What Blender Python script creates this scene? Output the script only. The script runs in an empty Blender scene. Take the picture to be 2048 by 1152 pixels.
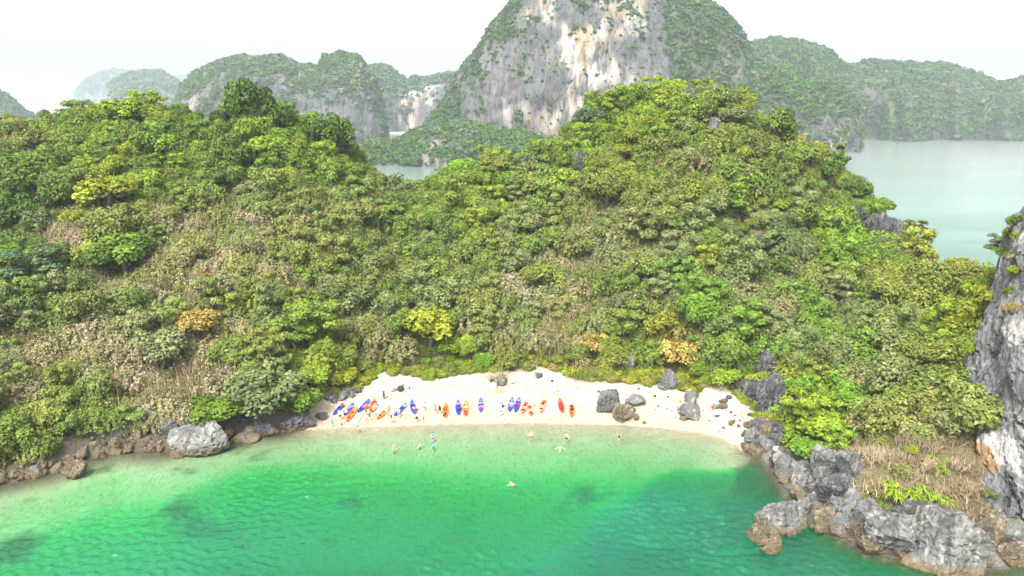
import bpy, math, random
import numpy as np
from mathutils import Vector, Matrix

rng = np.random.default_rng(7)
random.seed(7)
scn = bpy.context.scene
COL = scn.collection

# ------------------------------------------------------------------ camera
CAM_H, PITCH, FPX = 45.0, math.radians(14.8), 1365.0
CP, SP = math.cos(PITCH), math.sin(PITCH)
cam = bpy.data.cameras.new("camera")
cam.sensor_width = 36.0
cam.lens = 36.0 * FPX / 2048.0
cam.clip_start, cam.clip_end = 0.5, 30000.0
camo = bpy.data.objects.new("camera", cam)
camo.location = (0, 0, CAM_H)
camo.rotation_euler = (math.pi / 2 - PITCH, 0, 0)
COL.objects.link(camo)
scn.camera = camo

# ------------------------------------------------------------------ sky, sun, exposure
SUN_EL, SUN_AZ = math.radians(56), math.radians(-155)      # azimuth measured from +Y towards +X: behind the camera, to its left
w = bpy.data.worlds.new("World")
scn.world = w
w.use_nodes = True
wn = w.node_tree
wn.nodes.clear()
sky = wn.nodes.new("ShaderNodeTexSky")
sky.sky_type = 'NISHITA'
sky.sun_disc = False
sky.sun_elevation = SUN_EL
sky.sun_rotation = SUN_AZ
sky.altitude = 0
sky.air_density, sky.dust_density, sky.ozone_density = 1.0, 6.0, 1.0
hs = wn.nodes.new("ShaderNodeHueSaturation")
hs.inputs['Saturation'].default_value = 0.08              # overcast: the cloud layer takes nearly all the colour out
bg = wn.nodes.new("ShaderNodeBackground")
bg.inputs['Strength'].default_value = 0.125
wo = wn.nodes.new("ShaderNodeOutputWorld")
wn.links.new(sky.outputs[0], hs.inputs['Color'])
wn.links.new(hs.outputs[0], bg.inputs['Color'])
wn.links.new(bg.outputs[0], wo.inputs['Surface'])
sun = bpy.data.lights.new("sun", 'SUN')
sun.energy = 1.5
sun.angle = math.radians(12)
sun.color = (1.0, 0.96, 0.9)
suno = bpy.data.objects.new("sun", sun)
sd = Vector((math.sin(SUN_AZ) * math.cos(SUN_EL), math.cos(SUN_AZ) * math.cos(SUN_EL), math.sin(SUN_EL)))
suno.rotation_euler = sd.to_track_quat('Z', 'Y').to_euler()
suno.location = (0, 0, 150)
COL.objects.link(suno)
scn.view_settings.view_transform = 'Standard'
scn.view_settings.look = 'None'
scn.view_settings.exposure = 1.98
scn.view_settings.gamma = 1.0
scn.view_settings.use_curve_mapping = False
cy = scn.cycles
cy.max_bounces, cy.diffuse_bounces, cy.glossy_bounces = 6, 2, 2
cy.transmission_bounces, cy.transparent_max_bounces, cy.volume_bounces = 3, 12, 2
cy.use_denoising = True
cy.caustics_reflective = cy.caustics_refractive = False

# ------------------------------------------------------------------ numeric helpers
def ray(px, py):
    u, v = (np.asarray(px, float) - 1024) / FPX, (576 - np.asarray(py, float)) / FPX
    return u, CP + v * SP, -SP + v * CP
def at_y(px, py, Y):
    a, b, c = ray(px, py); t = np.asarray(Y, float) / b
    return np.stack([a * t, b * t, CAM_H + c * t], -1)
def at_z(px, py, z):
    a, b, c = ray(px, py); t = (np.asarray(z, float) - CAM_H) / c
    return np.stack([a * t, b * t, CAM_H + c * t], -1)
def proj(P):
    P = np.asarray(P, float); x, y, z = P[..., 0], P[..., 1], P[..., 2] - CAM_H
    d = np.maximum(y * CP - z * SP, 0.1)
    return 1024 + FPX * x / d, 576 - FPX * (y * SP + z * CP) / d, d

_perm = np.random.default_rng(3).permutation(256).astype(np.int32)
_perm = np.concatenate([_perm, _perm, _perm])
_grad = np.random.default_rng(4).normal(size=(256, 3)); _grad /= np.linalg.norm(_grad, axis=1, keepdims=True)
def perlin(p):
    p = np.asarray(p, float); i = np.floor(p).astype(np.int32); f = p - i; i &= 255
    s = f * f * f * (f * (f * 6 - 15) + 10); out = 0
    for dx in (0, 1):
        wx = s[..., 0] if dx else 1 - s[..., 0]
        for dy in (0, 1):
            wy = s[..., 1] if dy else 1 - s[..., 1]
            for dz in (0, 1):
                wz = s[..., 2] if dz else 1 - s[..., 2]
                g = _grad[_perm[_perm[_perm[i[..., 0] + dx] + i[..., 1] + dy] + i[..., 2] + dz] & 255]
                out = out + wx * wy * wz * ((f[..., 0] - dx) * g[..., 0] + (f[..., 1] - dy) * g[..., 1] + (f[..., 2] - dz) * g[..., 2])
    return out * 1.6
def fbm(p, octv=4, ridged=False, gain=.5):
    p = np.asarray(p, float); a, s, o = 1.0, 0.0, 0
    for k in range(octv):
        n = perlin(p * 2.03 ** k + 17.3 * k)
        o = o + a * ((1 - 2 * np.abs(n)) if ridged else n); s += a; a *= gain
    return o / s
def v3(x, y, z=0): return np.stack(np.broadcast_arrays(x, y, z), -1).astype(float)
def sstep(a, b, x):
    t = np.clip((np.asarray(x, float) - a) / (b - a), 0, 1); return t * t * (3 - 2 * t)
def inpoly(px, py, poly):
    poly = np.asarray(poly, float); px = np.asarray(px, float); py = np.asarray(py, float)
    r = np.zeros(np.broadcast(px, py).shape, bool); n = len(poly)
    for i in range(n):
        x1, y1 = poly[i]; x2, y2 = poly[(i + 1) % n]
        if y1 == y2: continue
        c = ((y1 > py) != (y2 > py)) & (px < (x2 - x1) * (py - y1) / (y2 - y1) + x1)
        r ^= c
    return r
def dist_line(x, y, pts, closed=False):
    d = np.full(np.broadcast(x, y).shape, 1e9); n = len(pts)
    for i in range(n if closed else n - 1):
        x1, y1 = pts[i][:2]; x2, y2 = pts[(i + 1) % n][:2]
        dx, dy = x2 - x1, y2 - y1; L = dx * dx + dy * dy + 1e-9
        t = np.clip(((x - x1) * dx + (y - y1) * dy) / L, 0, 1)
        d = np.minimum(d, np.hypot(x - x1 - t * dx, y - y1 - t * dy))
    return d

# ------------------------------------------------------------------ mesh + object helpers
def mesh_np(name, V, F, attrs=None, smooth=False, mats=None, midx=None):
    """V (n,3), F (m,k) array or list of such arrays -> mesh; attrs: name -> per-vertex float (n,) or colour (n,3)"""
    me = bpy.data.meshes.new(name)
    V = np.ascontiguousarray(V, np.float32)
    Fs = F if isinstance(F, list) else [F]
    Fs = [np.ascontiguousarray(f, np.int32) for f in Fs if len(f)]
    me.vertices.add(len(V)); me.vertices.foreach_set("co", V.ravel())
    loops = np.concatenate([f.ravel() for f in Fs])
    tot = np.concatenate([np.full(len(f), f.shape[1], np.int32) for f in Fs])
    me.loops.add(len(loops)); me.loops.foreach_set("vertex_index", loops)
    me.polygons.add(len(tot))
    me.polygons.foreach_set("loop_start", np.concatenate([[0], np.cumsum(tot)[:-1]]).astype(np.int32))
    me.polygons.foreach_set("loop_total", tot)
    if midx is not None: me.polygons.foreach_set("material_index", np.asarray(midx, np.int32))
    me.polygons.foreach_set("use_smooth", np.full(len(tot), smooth, bool))
    for k, a in (attrs or {}).items():
        a = np.asarray(a, np.float32)
        if a.ndim == 1:
            at = me.attributes.new(k, 'FLOAT', 'POINT'); at.data.foreach_set("value", np.ascontiguousarray(a))
        else:
            at = me.attributes.new(k, 'FLOAT_COLOR', 'POINT')
            c = np.ones((len(a), 4), np.float32); c[:, :3] = a; at.data.foreach_set("color", c.ravel())
    for m in (mats if isinstance(mats, (list, tuple)) else [mats] if mats else []): me.materials.append(m)
    me.update(calc_edges=True); me.validate()
    return me
def obj(name, data, parent=None, loc=(0, 0, 0), rot=(0, 0, 0), scale=(1, 1, 1), **props):
    o = bpy.data.objects.new(name, data); COL.objects.link(o)
    o.location = loc; o.rotation_euler = rot
    o.scale = (scale,) * 3 if np.isscalar(scale) else scale
    if parent is not None: o.parent = parent
    for k, v in props.items(): o[k] = v
    return o
def empty(name, loc, rot=(0, 0, 0), scale=(1, 1, 1), **props):
    o = obj(name, None, None, loc, rot, scale, **props); o.empty_display_size = .3
    return o
def gridF(nu, nv, flip=False):
    i = np.arange(nu * nv).reshape(nu, nv)
    q = np.stack([i[:-1, :-1], i[1:, :-1], i[1:, 1:], i[:-1, 1:]], -1).reshape(-1, 4)
    return q[:, ::-1] if flip else q
class Parts:
    """collects small shapes into one mesh"""
    def __init__(s): s.V, s.F, s.n, s.M = [], {}, 0, {}
    def add(s, V, F, m=0):
        F = np.asarray(F, np.int32); s.V.append(np.asarray(V, float))
        s.F.setdefault(F.shape[1], []).append(F + s.n); s.M.setdefault(F.shape[1], []).append(np.full(len(F), m)); s.n += len(V)
    def tube(s, pts, rad, n=6, m=0, cap=True):
        pts = np.asarray(pts, float); rad = np.broadcast_to(np.asarray(rad, float), len(pts))
        up = np.array([0, 0, 1.0]); R = []
        for k in range(len(pts)):
            t = pts[min(k + 1, len(pts) - 1)] - pts[max(k - 1, 0)]; t /= np.linalg.norm(t) + 1e-9
            a = np.cross(t, up if abs(t[2]) < .9 else (1, 0, 0)); a /= np.linalg.norm(a); b = np.cross(t, a)
            th = np.arange(n) * 2 * np.pi / n
            R.append(pts[k] + rad[k] * (np.cos(th)[:, None] * a + np.sin(th)[:, None] * b))
        V = np.concatenate(R); F = []
        for k in range(len(pts) - 1):
            for j in range(n):
                F.append((k * n + j, k * n + (j + 1) % n, (k + 1) * n + (j + 1) % n, (k + 1) * n + j))
        s.add(V, F, m)
        if cap:
            for k, o in ((0, 1), (len(pts) - 1, -1)):
                c = np.concatenate([R[k], [pts[k]]])
                s.add(c, [(j, (j + 1) % n, n)[::o] for j in range(n)], m)
    def box(s, c, h, R=None, m=0):
        V = np.array([(x, y, z) for x in (-1, 1) for y in (-1, 1) for z in (-1, 1)], float) * h
        if R is not None: V = V @ np.asarray(R).T
        s.add(V + c, [(0, 1, 3, 2), (4, 6, 7, 5), (0, 4, 5, 1), (2, 3, 7, 6), (0, 2, 6, 4), (1, 5, 7, 3)], m)
    def mesh(s, name, mats, smooth=False):
        ks = list(s.F)
        return mesh_np(name, np.concatenate(s.V), [np.concatenate(s.F[k]) for k in ks], None, smooth, mats,
                       np.concatenate([np.concatenate(s.M[k]) for k in ks]))

# ------------------------------------------------------------------ node helpers
def mat(name):
    m = bpy.data.materials.new(name); m.use_nodes = True; nt = m.node_tree; nt.nodes.clear()
    return m, nt, nt.nodes.new("ShaderNodeOutputMaterial")
class N:
    """tiny node-graph builder"""
    def __init__(s, nt): s.nt = nt
    def n(s, t, **kw):
        x = s.nt.nodes.new(t)
        for k, v in kw.items(): setattr(x, k, v)
        return x
    def set(s, inp, v):
        if isinstance(v, bpy.types.NodeSocket): s.nt.links.new(v, inp)
        elif v is not None:
            if inp.type == 'RGBA' and np.ndim(v) and len(v) == 3: v = (*v, 1)
            inp.default_value = v
    def math(s, op, a, b=None, clamp=False):
        x = s.n("ShaderNodeMath", operation=op, use_clamp=clamp); s.set(x.inputs[0], a)
        if b is not None: s.set(x.inputs[1], b)
        return x.outputs[0]
    def attr(s, name, kind='GEOMETRY', out='Fac'):
        return s.n("ShaderNodeAttribute", attribute_name=name, attribute_type=kind).outputs[out]
    def mix(s, f, a, b, mode='MIX'):
        x = s.n("ShaderNodeMix", data_type='RGBA', blend_type=mode, clamp_factor=True)
        s.set(x.inputs[0], f); s.set(x.inputs[6], a); s.set(x.inputs[7], b); return x.outputs[2]
    def map(s, scale=(1, 1, 1), src=None, rot=(0, 0, 0)):
        x = s.n("ShaderNodeMapping"); x.inputs['Scale'].default_value = scale; x.inputs['Rotation'].default_value = rot
        s.set(x.inputs['Vector'], src if src is not None else s.n("ShaderNodeTexCoord").outputs['Object']); return x.outputs[0]
    def geo(s): return s.n("ShaderNodeNewGeometry").outputs['Position']
    def noise(s, vec, scale=1, detail=4, rough=.55, dist=0):
        x = s.n("ShaderNodeTexNoise"); s.set(x.inputs['Vector'], vec)
        for k, v in (('Scale', scale), ('Detail', detail), ('Roughness', rough), ('Distortion', dist)): x.inputs[k].default_value = v
        return x.outputs['Fac']
    def voro(s, vec, scale=1, feature='F1', out='Distance'):
        x = s.n("ShaderNodeTexVoronoi", feature=feature); s.set(x.inputs['Vector'], vec); x.inputs['Scale'].default_value = scale
        return x.outputs[out]
    def ramp(s, f, stops):
        x = s.n("ShaderNodeValToRGB"); r = x.color_ramp
        while len(r.elements) < len(stops): r.elements.new(.5)
        for e, (p, c) in zip(r.elements, stops):
            e.position = p; e.color = (c, c, c, 1) if np.isscalar(c) else (*c, 1)
        s.set(x.inputs[0], f); return x.outputs[0]
    def range(s, f, a, b, c=0, d=1):
        x = s.n("ShaderNodeMapRange", clamp=True)
        s.set(x.inputs[0], f)
        for k, v in zip((1, 2, 3, 4), (a, b, c, d)): x.inputs[k].default_value = v
        return x.outputs[0]
    def bump(s, h, strength=.5, dist=1.0, normal=None):
        x = s.n("ShaderNodeBump"); x.inputs['Strength'].default_value = strength; x.inputs['Distance'].default_value = dist
        s.set(x.inputs['Height'], h)
        if normal is not None: s.set(x.inputs['Normal'], normal)
        return x.outputs[0]
    def principled(s, out, color, rough=.8, normal=None, spec=.3, **kw):
        p = s.n("ShaderNodeBsdfPrincipled"); s.set(p.inputs['Base Color'], color); s.set(p.inputs['Roughness'], rough)
        p.inputs['Specular IOR Level'].default_value = spec
        if normal is not None: s.set(p.inputs['Normal'], normal)
        for k, v in kw.items(): s.set(p.inputs[k], v)
        s.nt.links.new(p.outputs[0], out.inputs['Surface']); return p
def plain(name, color, rough=.6, vary=.15, scale=8, spec=.3):
    m, nt, out = mat(name); g = N(nt)
    f = g.range(g.noise(g.map(), scale, 3), .3, .7)
    c = np.array(color, float)
    g.principled(out, g.mix(f, tuple(c * (1 - vary)), tuple(np.minimum(c * (1 + vary), 1))), rough, None, spec)
    return m

# ------------------------------------------------------------------ materials of land and plants
def rock_material(name, base, dark, light, scale=1.0, tide=False, ochre=0.0, plants=False, cliff=False):
    m, nt, out = mat(name); g = N(nt)
    P = g.geo() if (plants or cliff) else g.map()
    P = g.map((scale,) * 3, P)
    streak = g.noise(g.map((1.6, 1.6, .22), P), 1.0, 6, .6, .6)
    blot = g.noise(P, .55, 5, .6)
    fine = g.noise(P, 5.0, 5, .65)
    c = g.mix(g.range(blot, .32, .68), dark, base)
    c = g.mix(g.range(streak, .56 if plants else .50, .72 if plants else .66), c, light)
    c = g.mix(g.math('MULTIPLY', g.range(fine, .56, .72), .55), c, tuple(np.array(dark) * .7))
    if ochre:
        o = g.noise(g.map((1, 1, .6), P), .33, 3, .5)
        c = g.mix(g.math('MULTIPLY', g.range(o, .60, .70), ochre), c, (.34, .19, .08))
    crack = g.voro(g.map((1, 1, .45), P), .55, 'DISTANCE_TO_EDGE')
    cr = g.range(g.math('ADD', crack, g.math('MULTIPLY', g.math('SUBTRACT', fine, .5), .1)), 0, .05)
    c = g.mix(g.math('MULTIPLY', g.math('SUBTRACT', 1, cr), .45), c, (.03, .03, .032))
    if cliff:
        c = g.mix(g.math('MULTIPLY', g.attr('pale'), g.range(streak, .35, .55)), c, (.36, .35, .33))
        c = g.mix(g.math('MULTIPLY', g.attr('ochre'), g.range(blot, .3, .55)), c, (.27, .165, .085))
    if tide:
        z = g.n("ShaderNodeSeparateXYZ"); g.set(z.inputs[0], g.geo())
        zz = g.math('ADD', z.outputs['Z'], g.math('MULTIPLY', g.math('SUBTRACT', blot, .5), 1.6))
        c = g.mix(g.range(zz, .25, 1.15, 1, 0), c, g.mix(fine, (.085, .06, .032), (.19, .14, .08)))
        c = g.mix(g.range(zz, -.5, .25, 1, 0), c, (.05, .045, .022))
    if plants:
        c = g.mix(g.math('SUBTRACT', 1, g.attr('rock')), c, g.mix(fine, (.03, .055, .02), (.08, .09, .035)))
        pl = g.math('MULTIPLY', g.attr('pale'), g.range(g.noise(g.map((.1, .1, .018), g.geo()), 1.3, 5, .62, .4), .40, .56))
        pc = g.mix(g.range(g.noise(g.map((.06, .06, .02), g.geo()), 1.1, 3), .48, .60), (.37, .335, .29), (.32, .21, .12))
        c = g.mix(pl, c, pc)
    h = g.math('ADD', g.math('MULTIPLY', fine, .35), g.math('ADD', streak, g.math('MULTIPLY', cr, .25)))
    g.principled(out, c, .85, g.bump(h, .7, .5 / scale), .2)
    return m
M_ROCK = rock_material('limestone', (.155, .151, .142), (.07, .07, .067), (.23, .224, .208), .7, tide=True)
M_DARKROCK = rock_material('dark_limestone', (.075, .075, .076), (.035, .035, .037), (.14, .138, .13), 1.0, tide=True)
M_BROWNROCK = rock_material('tidal_rock', (.13, .105, .066), (.06, .046, .03), (.21, .175, .12), 1.2, tide=True)
M_CLIFF = rock_material('cliff_limestone', (.15, .15, .147), (.095, .095, .097), (.235, .232, .225), .3, tide=True, cliff=True)
M_KARST = rock_material('karst_rock', (.105, .102, .10), (.052, .052, .058), (.135, .128, .122), .16, plants=True)

def leaf_material(name, trans=.22):
    m, nt, out = mat(name); g = N(nt)
    t = g.attr('tint', 'INSTANCER', 'Color')
    lv = g.attr('lv'); l2 = g.attr('lw')
    c = g.mix(1.0, t, g.ramp(lv, [(0, .55), (.5, 1.0), (1, 1.75)]), 'MULTIPLY')
    c = g.mix(g.math('MULTIPLY', g.range(l2, .6, 1), .32), c, (.17, .19, .03))
    c = g.mix(g.math('MULTIPLY', g.range(l2, .0, .2, 1, 0), .2), c, (.10, .075, .04))
    d = g.n("ShaderNodeBsdfDiffuse"); g.set(d.inputs[0], c)
    tr = g.n("ShaderNodeBsdfTranslucent"); g.set(tr.inputs[0], c)
    gl = g.n("ShaderNodeBsdfGlossy"); gl.inputs['Roughness'].default_value = .5; gl.inputs[0].default_value = (1, 1, 1, 1)
    x = g.n("ShaderNodeMixShader"); x.inputs[0].default_value = trans
    nt.links.new(d.outputs[0], x.inputs[1]); nt.links.new(tr.outputs[0], x.inputs[2])
    y = g.n("ShaderNodeMixShader"); y.inputs[0].default_value = .012
    nt.links.new(x.outputs[0], y.inputs[1]); nt.links.new(gl.outputs[0], y.inputs[2])
    nt.links.new(y.outputs[0], out.inputs['Surface'])
    return m
M_LEAF = leaf_material('leaves')
M_TWIG = leaf_material('dry_twigs', .1)
M_BARK = plain('bark', (.16, .13, .10), .9, .3, 6)

# ------------------------------------------------------------------ the near island: coast, heights
coast_px = [(-260, 1040), (-120, 1005), (0, 968), (100, 945), (170, 918), (260, 898), (330, 902), (430, 880), (500, 868), (580, 860),
            (660, 856), (780, 852), (900, 848), (1050, 846), (1200, 848), (1300, 853), (1380, 862), (1450, 876), (1490, 900),
            (1535, 915), (1560, 958), (1590, 990), (1640, 1040), (1690, 1072), (1740, 1100), (1830, 1120), (1900, 1136), (1985, 1130),
            (2030, 1118), (2120, 1135), (2300, 1230)]
cw = [at_z(px, py, 0)[:2] for px, py in coast_px]
cw = [(-190, 55)] + [tuple(c) for c in cw] + [(90, 30), (160, 35)]
land_poly = cw + [(165, 120), (120, 165), (75, 215), (20, 225), (-10, 205), (-40, 215), (-120, 240), (-200, 235)]
CANOPY = 4.2

def ctl():
    P = []
    base = [(-300, 1000, 1), (-130, 960, 1.5), (0, 925, 2), (150, 885, 2.2), (300, 855, 2.2), (400, 850, 2.2), (500, 840, 2.2), (600, 815, 2.2), (700, 780, 2.4),
            (800, 757, 2.5), (950, 750, 2.5), (1100, 745, 2.5), (1250, 765, 2.5), (1350, 772, 2.5), (1450, 790, 2.5), (1530, 840, 3)]
    ridge = [(-350, 280, 175), (-150, 270, 175), (0, 252, 178), (130, 228, 176), (250, 200, 174), (370, 232, 172), (480, 232, 170), (560, 228, 168), (640, 262, 166),
             (700, 290, 164), (735, 352, 163), (768, 384, 162), (800, 384, 162), (850, 364, 163), (930, 320, 165), (1010, 318, 168), (1080, 322, 170), (1130, 275, 172),
             (1170, 215, 174), (1250, 186, 175), (1330, 172, 175), (1420, 170, 174), (1480, 200, 172), (1550, 245, 169), (1620, 290, 166), (1700, 350, 160),
             (1760, 388, 154), (1830, 440, 146), (1870, 482, 138), (1920, 520, 130), (1975, 525, 122)]
    for px, py, z in base: P.append(at_z(px, py, z))
    bx = [b[0] for b in base]
    for px, py, Y in ridge:
        r = at_y(px, py, Y); r[2] -= CANOPY
        P.append(r)
        P.append(r + (0, 9, -1.5)); P.append(r + (0, 30, -16)); P.append(r + (0, 62, -r[2] - 4))
        if px <= 1560:
            b = at_z(px, np.interp(px, bx, [q[1] for q in base]), 2.3)
            for t, k in ((.3, .8), (.62, 1.5)):
                q = b * (1 - t) + r * t; q[2] += k
                P.append(q)
    for px, py, Y in [(1600, 880, 84), (1650, 830, 90), (1750, 900, 71), (1760, 700, 93), (1650, 650, 108), (1700, 520, 124), (1780, 600, 108), (1880, 620, 101), (1900, 760, 84),
                      (1850, 860, 75), (1650, 960, 75), (1740, 1000, 68), (1850, 1000, 66.5), (1900, 900, 72), (1950, 1040, 65), (1580, 720, 103), (1560, 600, 122), (1640, 420, 146), (1940, 560, 108)]:
        q = at_y(px, py, Y); q[2] -= CANOPY * (.75 if py < 850 else .15); P.append(q)
    for x, y, z in [(75, 100, 18), (80, 75, 15), (80, 55, 12), (100, 80, 15), (130, 60, 10), (140, 100, 5), (110, 120, 5), (-150, 120, 20), (-170, 170, 30), (-190, 90, 5)]:
        P.append((x, y, z))
    return np.array(P, float)
CT = ctl()
def _tps_fit(P):
    n = len(P); d = np.hypot(P[:, None, 0] - P[None, :, 0], P[:, None, 1] - P[None, :, 1])
    K = np.where(d > 0, d * d * np.log(d + 1e-9), 0) + np.eye(n) * 25.0
    A = np.zeros((n + 3, n + 3)); A[:n, :n] = K; A[:n, n] = 1; A[:n, n + 1:] = P[:, :2]; A[n:, :n] = A[:n, n:].T
    return np.linalg.solve(A, np.concatenate([P[:, 2], [0, 0, 0]]))
TW = _tps_fit(CT)
def tps(x, y):
    sh = np.shape(x); x = np.ravel(x); y = np.ravel(y); o = np.zeros(len(x))
    for s in range(0, len(x), 20000):
        a, b = x[s:s + 20000], y[s:s + 20000]
        d2 = (a[:, None] - CT[None, :, 0]) ** 2 + (b[:, None] - CT[None, :, 1]) ** 2
        K = .5 * d2 * np.log(d2 + 1e-9)
        o[s:s + 20000] = K @ TW[:-3] + TW[-3] + TW[-2] * a + TW[-1] * b
    return o.reshape(sh)
sand_px = [(575, 866), (600, 845), (640, 818), (680, 800), (720, 780), (765, 752), (860, 764), (960, 752), (1100, 746), (1160, 768), (1260, 772), (1330, 774), (1400, 792),
           (1480, 818), (1520, 846), (1525, 900), (1480, 905), (1400, 890), (1000, 870)]
sand_w = [tuple(at_z(px, py, 1.2 if py < 800 else .4)[:2]) for px, py in sand_px]
KB = [i for i, c in enumerate(coast_px) if c[0] == 1490][0] + 1
KA = [i for i, c in enumerate(coast_px) if c[0] == 580][0] + 1
def rocky_side(x, y):
    """1 where the nearest shore is the headland's rock, 0 off the sand and the wooded shore"""
    return sstep(-2.5, 2.5, dist_line(x, y, cw[:KB + 1]) - dist_line(x, y, cw[KB + 1:]))
def height(x, y):
    x = np.asarray(x, float); y = np.asarray(y, float)
    inside = inpoly(x, y, land_poly)
    d = dist_line(x, y, cw)
    dall = dist_line(x, y, land_poly, True)
    r = tps(x, y)
    b = sstep(-34, -27, x) * (1 - sstep(29, 33, x))                     # where the shore is sand
    bump = fbm(v3(x, y, 0) / 9.0, 3) * 1.6 * sstep(3, 16, d)
    capb = np.where(d < 17, .135 * d, 2.3 + (d - 17) * .95)
    led = sstep(33, 37, x) * sstep(88, 82, y) if False else sstep(33, 37, x) * (1 - sstep(82, 88, y)) * (1 - sstep(5.5, 8, d))
    capr = .15 + 1.05 * d + .25 * fbm(v3(x, y, 5) / 1.7, 3) * sstep(0, 3, d) + led * 1.3 * fbm(v3(x, y, 7) / 2.6, 4, True) * sstep(0, 1.5, d)
    cap = np.minimum(capb * b + capr * (1 - b), .2 + dall * 1.3)
    r = np.minimum(np.maximum(r + bump, .12 * np.minimum(d, 8)), cap)
    r = np.where(b > .5, r, np.maximum(r, 0))
    # sea floor: a shallow sand shelf, then a drop; steeper below the rocks
    dn = d + 2.2 * fbm(v3(x, y, 9) / 11.0, 3) * sstep(2, 8, d)
    br = rocky_side(x, y)
    shelf = 11.0 + 2.5 * np.sin(x / 13.0 + 1.0)
    shelf = shelf * (1 - br) + 1.5 * br + 3.0 * (1 - sstep(-45, -30, x))
    depth = .062 * np.minimum(dn, shelf) + (.30 + .7 * br) * np.maximum(dn - shelf, 0)
    depth = 6.0 * (1 - np.exp(-np.maximum(depth, .02 * d) / 6.0))
    return np.where(inside, r, -np.minimum(depth, 6.0))
def hgt1(x, y): return float(height(np.array([x]), np.array([y]))[0])
def ground(px, py, extra=0.0):
    """the point where the sight line through a picture point meets the ground (raised by extra)"""
    a, b, c = [float(q) for q in ray(px, py)]
    Y = np.linspace(50, 260, 1400); t = Y / b
    h = height(a * t, Y) + extra; z = CAM_H + c * t
    k = np.argmax(z < h)
    if not (z < h).any():                                   # grazes the skyline: the nearest approach to the crest
        k = int(np.argmin(np.where(Y < 190, z - h, 1e9))); return np.array([a * t[k], Y[k], h[k] - extra])
    k = max(k, 1)
    d0, d1 = z[k - 1] - h[k - 1], h[k] - z[k]
    s = d0 / (d0 + d1) if (d0 + d1) != 0 else 0
    yy = Y[k - 1] + s * (Y[k] - Y[k - 1]); tt = yy / b
    return np.array([a * tt, yy, CAM_H + c * tt - extra])

def tell_apart(items):
    """items: (object, label, px, py).  Things that would share a label say which of the few they are, counted from the top down"""
    G_ = {}; used = set()
    for it in items: G_.setdefault(it[1], []).append(it)
    num = ['', '', 'two', 'three', 'four', 'five', 'six', 'seven', 'eight', 'nine', 'ten', 'eleven', 'twelve', 'thirteen', 'fourteen', 'fifteen', 'sixteen']; od = ['highest', 'second highest', 'third highest', 'fourth highest', 'fifth highest', 'sixth highest', 'seventh highest', 'eighth highest', 'ninth highest', 'tenth highest', 'eleventh highest', 'twelfth highest', 'thirteenth highest', 'fourteenth highest', 'fifteenth highest']
    for lab, L in G_.items():
        L.sort(key=lambda t: t[3]); n_ = len(L)
        for k, it in enumerate(L):
            if n_ == 1: s = lab
            elif n_ == 2: s = lab + ', ' + ('upper', 'lower')[k] + ' of two'
            elif n_ <= 16: s = lab + ', ' + (od[k] if k < n_ - 1 else 'lowest') + ' of ' + num[n_]
            else: s = lab
            c_ = [s] + [s.replace(q_, '', 1) for q_ in ('close ', 'well ', 'big ', 'small ', 'shore ', 'across from the cliff ', 'creeper ')] + [s.split(' of ' + num[min(n_, 16)])[0] if n_ > 2 else s]
            c_ += [q_.replace('close ', '', 1).replace('well ', '', 1) for q_ in c_]
            s = next((q_ for q_ in c_ if len(q_.split()) <= 16 and q_ not in used), s)
            used.add(s); it[0]['label'] = s
# ------------------------------------------------------------------ ground of the near island + sea floor, one sheet
GX0, GX1, GY0, GY1, GS = -190.0, 160.0, 18.0, 262.0, .8
gx = np.arange(GX0, GX1 + .01, GS); gy = np.arange(GY0, GY1 + .01, GS)
XX, YY = np.meshgrid(gx, gy, indexing='ij')
ZZ = height(XX, YY)
def hfast(x, y):
    i = np.clip((np.asarray(x) - GX0) / GS, 0, len(gx) - 1.001); j = np.clip((np.asarray(y) - GY0) / GS, 0, len(gy) - 1.001)
    a, b = i.astype(int), j.astype(int); u, v = i - a, j - b
    return (ZZ[a, b] * (1 - u) + ZZ[a + 1, b] * u) * (1 - v) + (ZZ[a, b + 1] * (1 - u) + ZZ[a + 1, b + 1] * u) * v
FAR = 6000.0
def ring(x0, x1, y0, y1, z, R):
    V = [(x0, y0), (x1, y0), (x1, y1), (x0, y1), (-R, -R), (R, -R), (R, R), (-R, R)]
    return np.array([(a, b, z) for a, b in V], float), np.array([(0, 4, 5, 1), (1, 5, 6, 2), (2, 6, 7, 3), (3, 7, 4, 0)])
sandm = np.where(inpoly(XX, YY, sand_w), 1.0, 0.0)
sd_ = dist_line(XX, YY, sand_w, True) * np.where(sandm > .5, 1, -1)
sandm = np.clip(.5 + (sd_ + .9 * fbm(v3(XX, YY, 2) / 3.0, 3)) / 1.6, 0, 1)
bsh = sstep(-34, -27, XX) * (1 - sstep(29, 33, XX))
sandm = np.where(ZZ < 0, np.maximum(bsh, sstep(.04, .3, -ZZ)), sandm)
weed = np.where(ZZ < -.05, sstep(.22, .52, fbm(v3(XX, YY, 4) / 6.5, 4) + .62 * rocky_side(XX, YY) + .10 * (1 - sstep(-47, -30, XX)) - .42 * sstep(-32, -27, XX) * (1 - sstep(24, 32, XX)) * (1 - sstep(12, 17, dist_line(XX, YY, cw)))), 0)
V = np.stack([XX.ravel(), YY.ravel(), ZZ.ravel()], -1)
shore = (1 - sstep(3, 6.5, dist_line(XX, YY, cw) + 1.5 * fbm(v3(XX, YY, 8) / 3, 2))) * (1 - bsh) * sstep(-.6, .1, ZZ)
rv, rf = ring(GX0, GX1, GY0, GY1, -6.2, FAR)
V2 = np.concatenate([V, rv]); F2 = np.concatenate([gridF(*XX.shape), rf + len(V)])
pad = np.ones(8)
m, nt, out = mat('ground'); g = N(nt)
P = g.geo()
n1 = g.noise(P, .35, 5); n2 = g.noise(P, 3.0, 5, .65); n3 = g.noise(P, 14.0, 3, .6)
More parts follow.
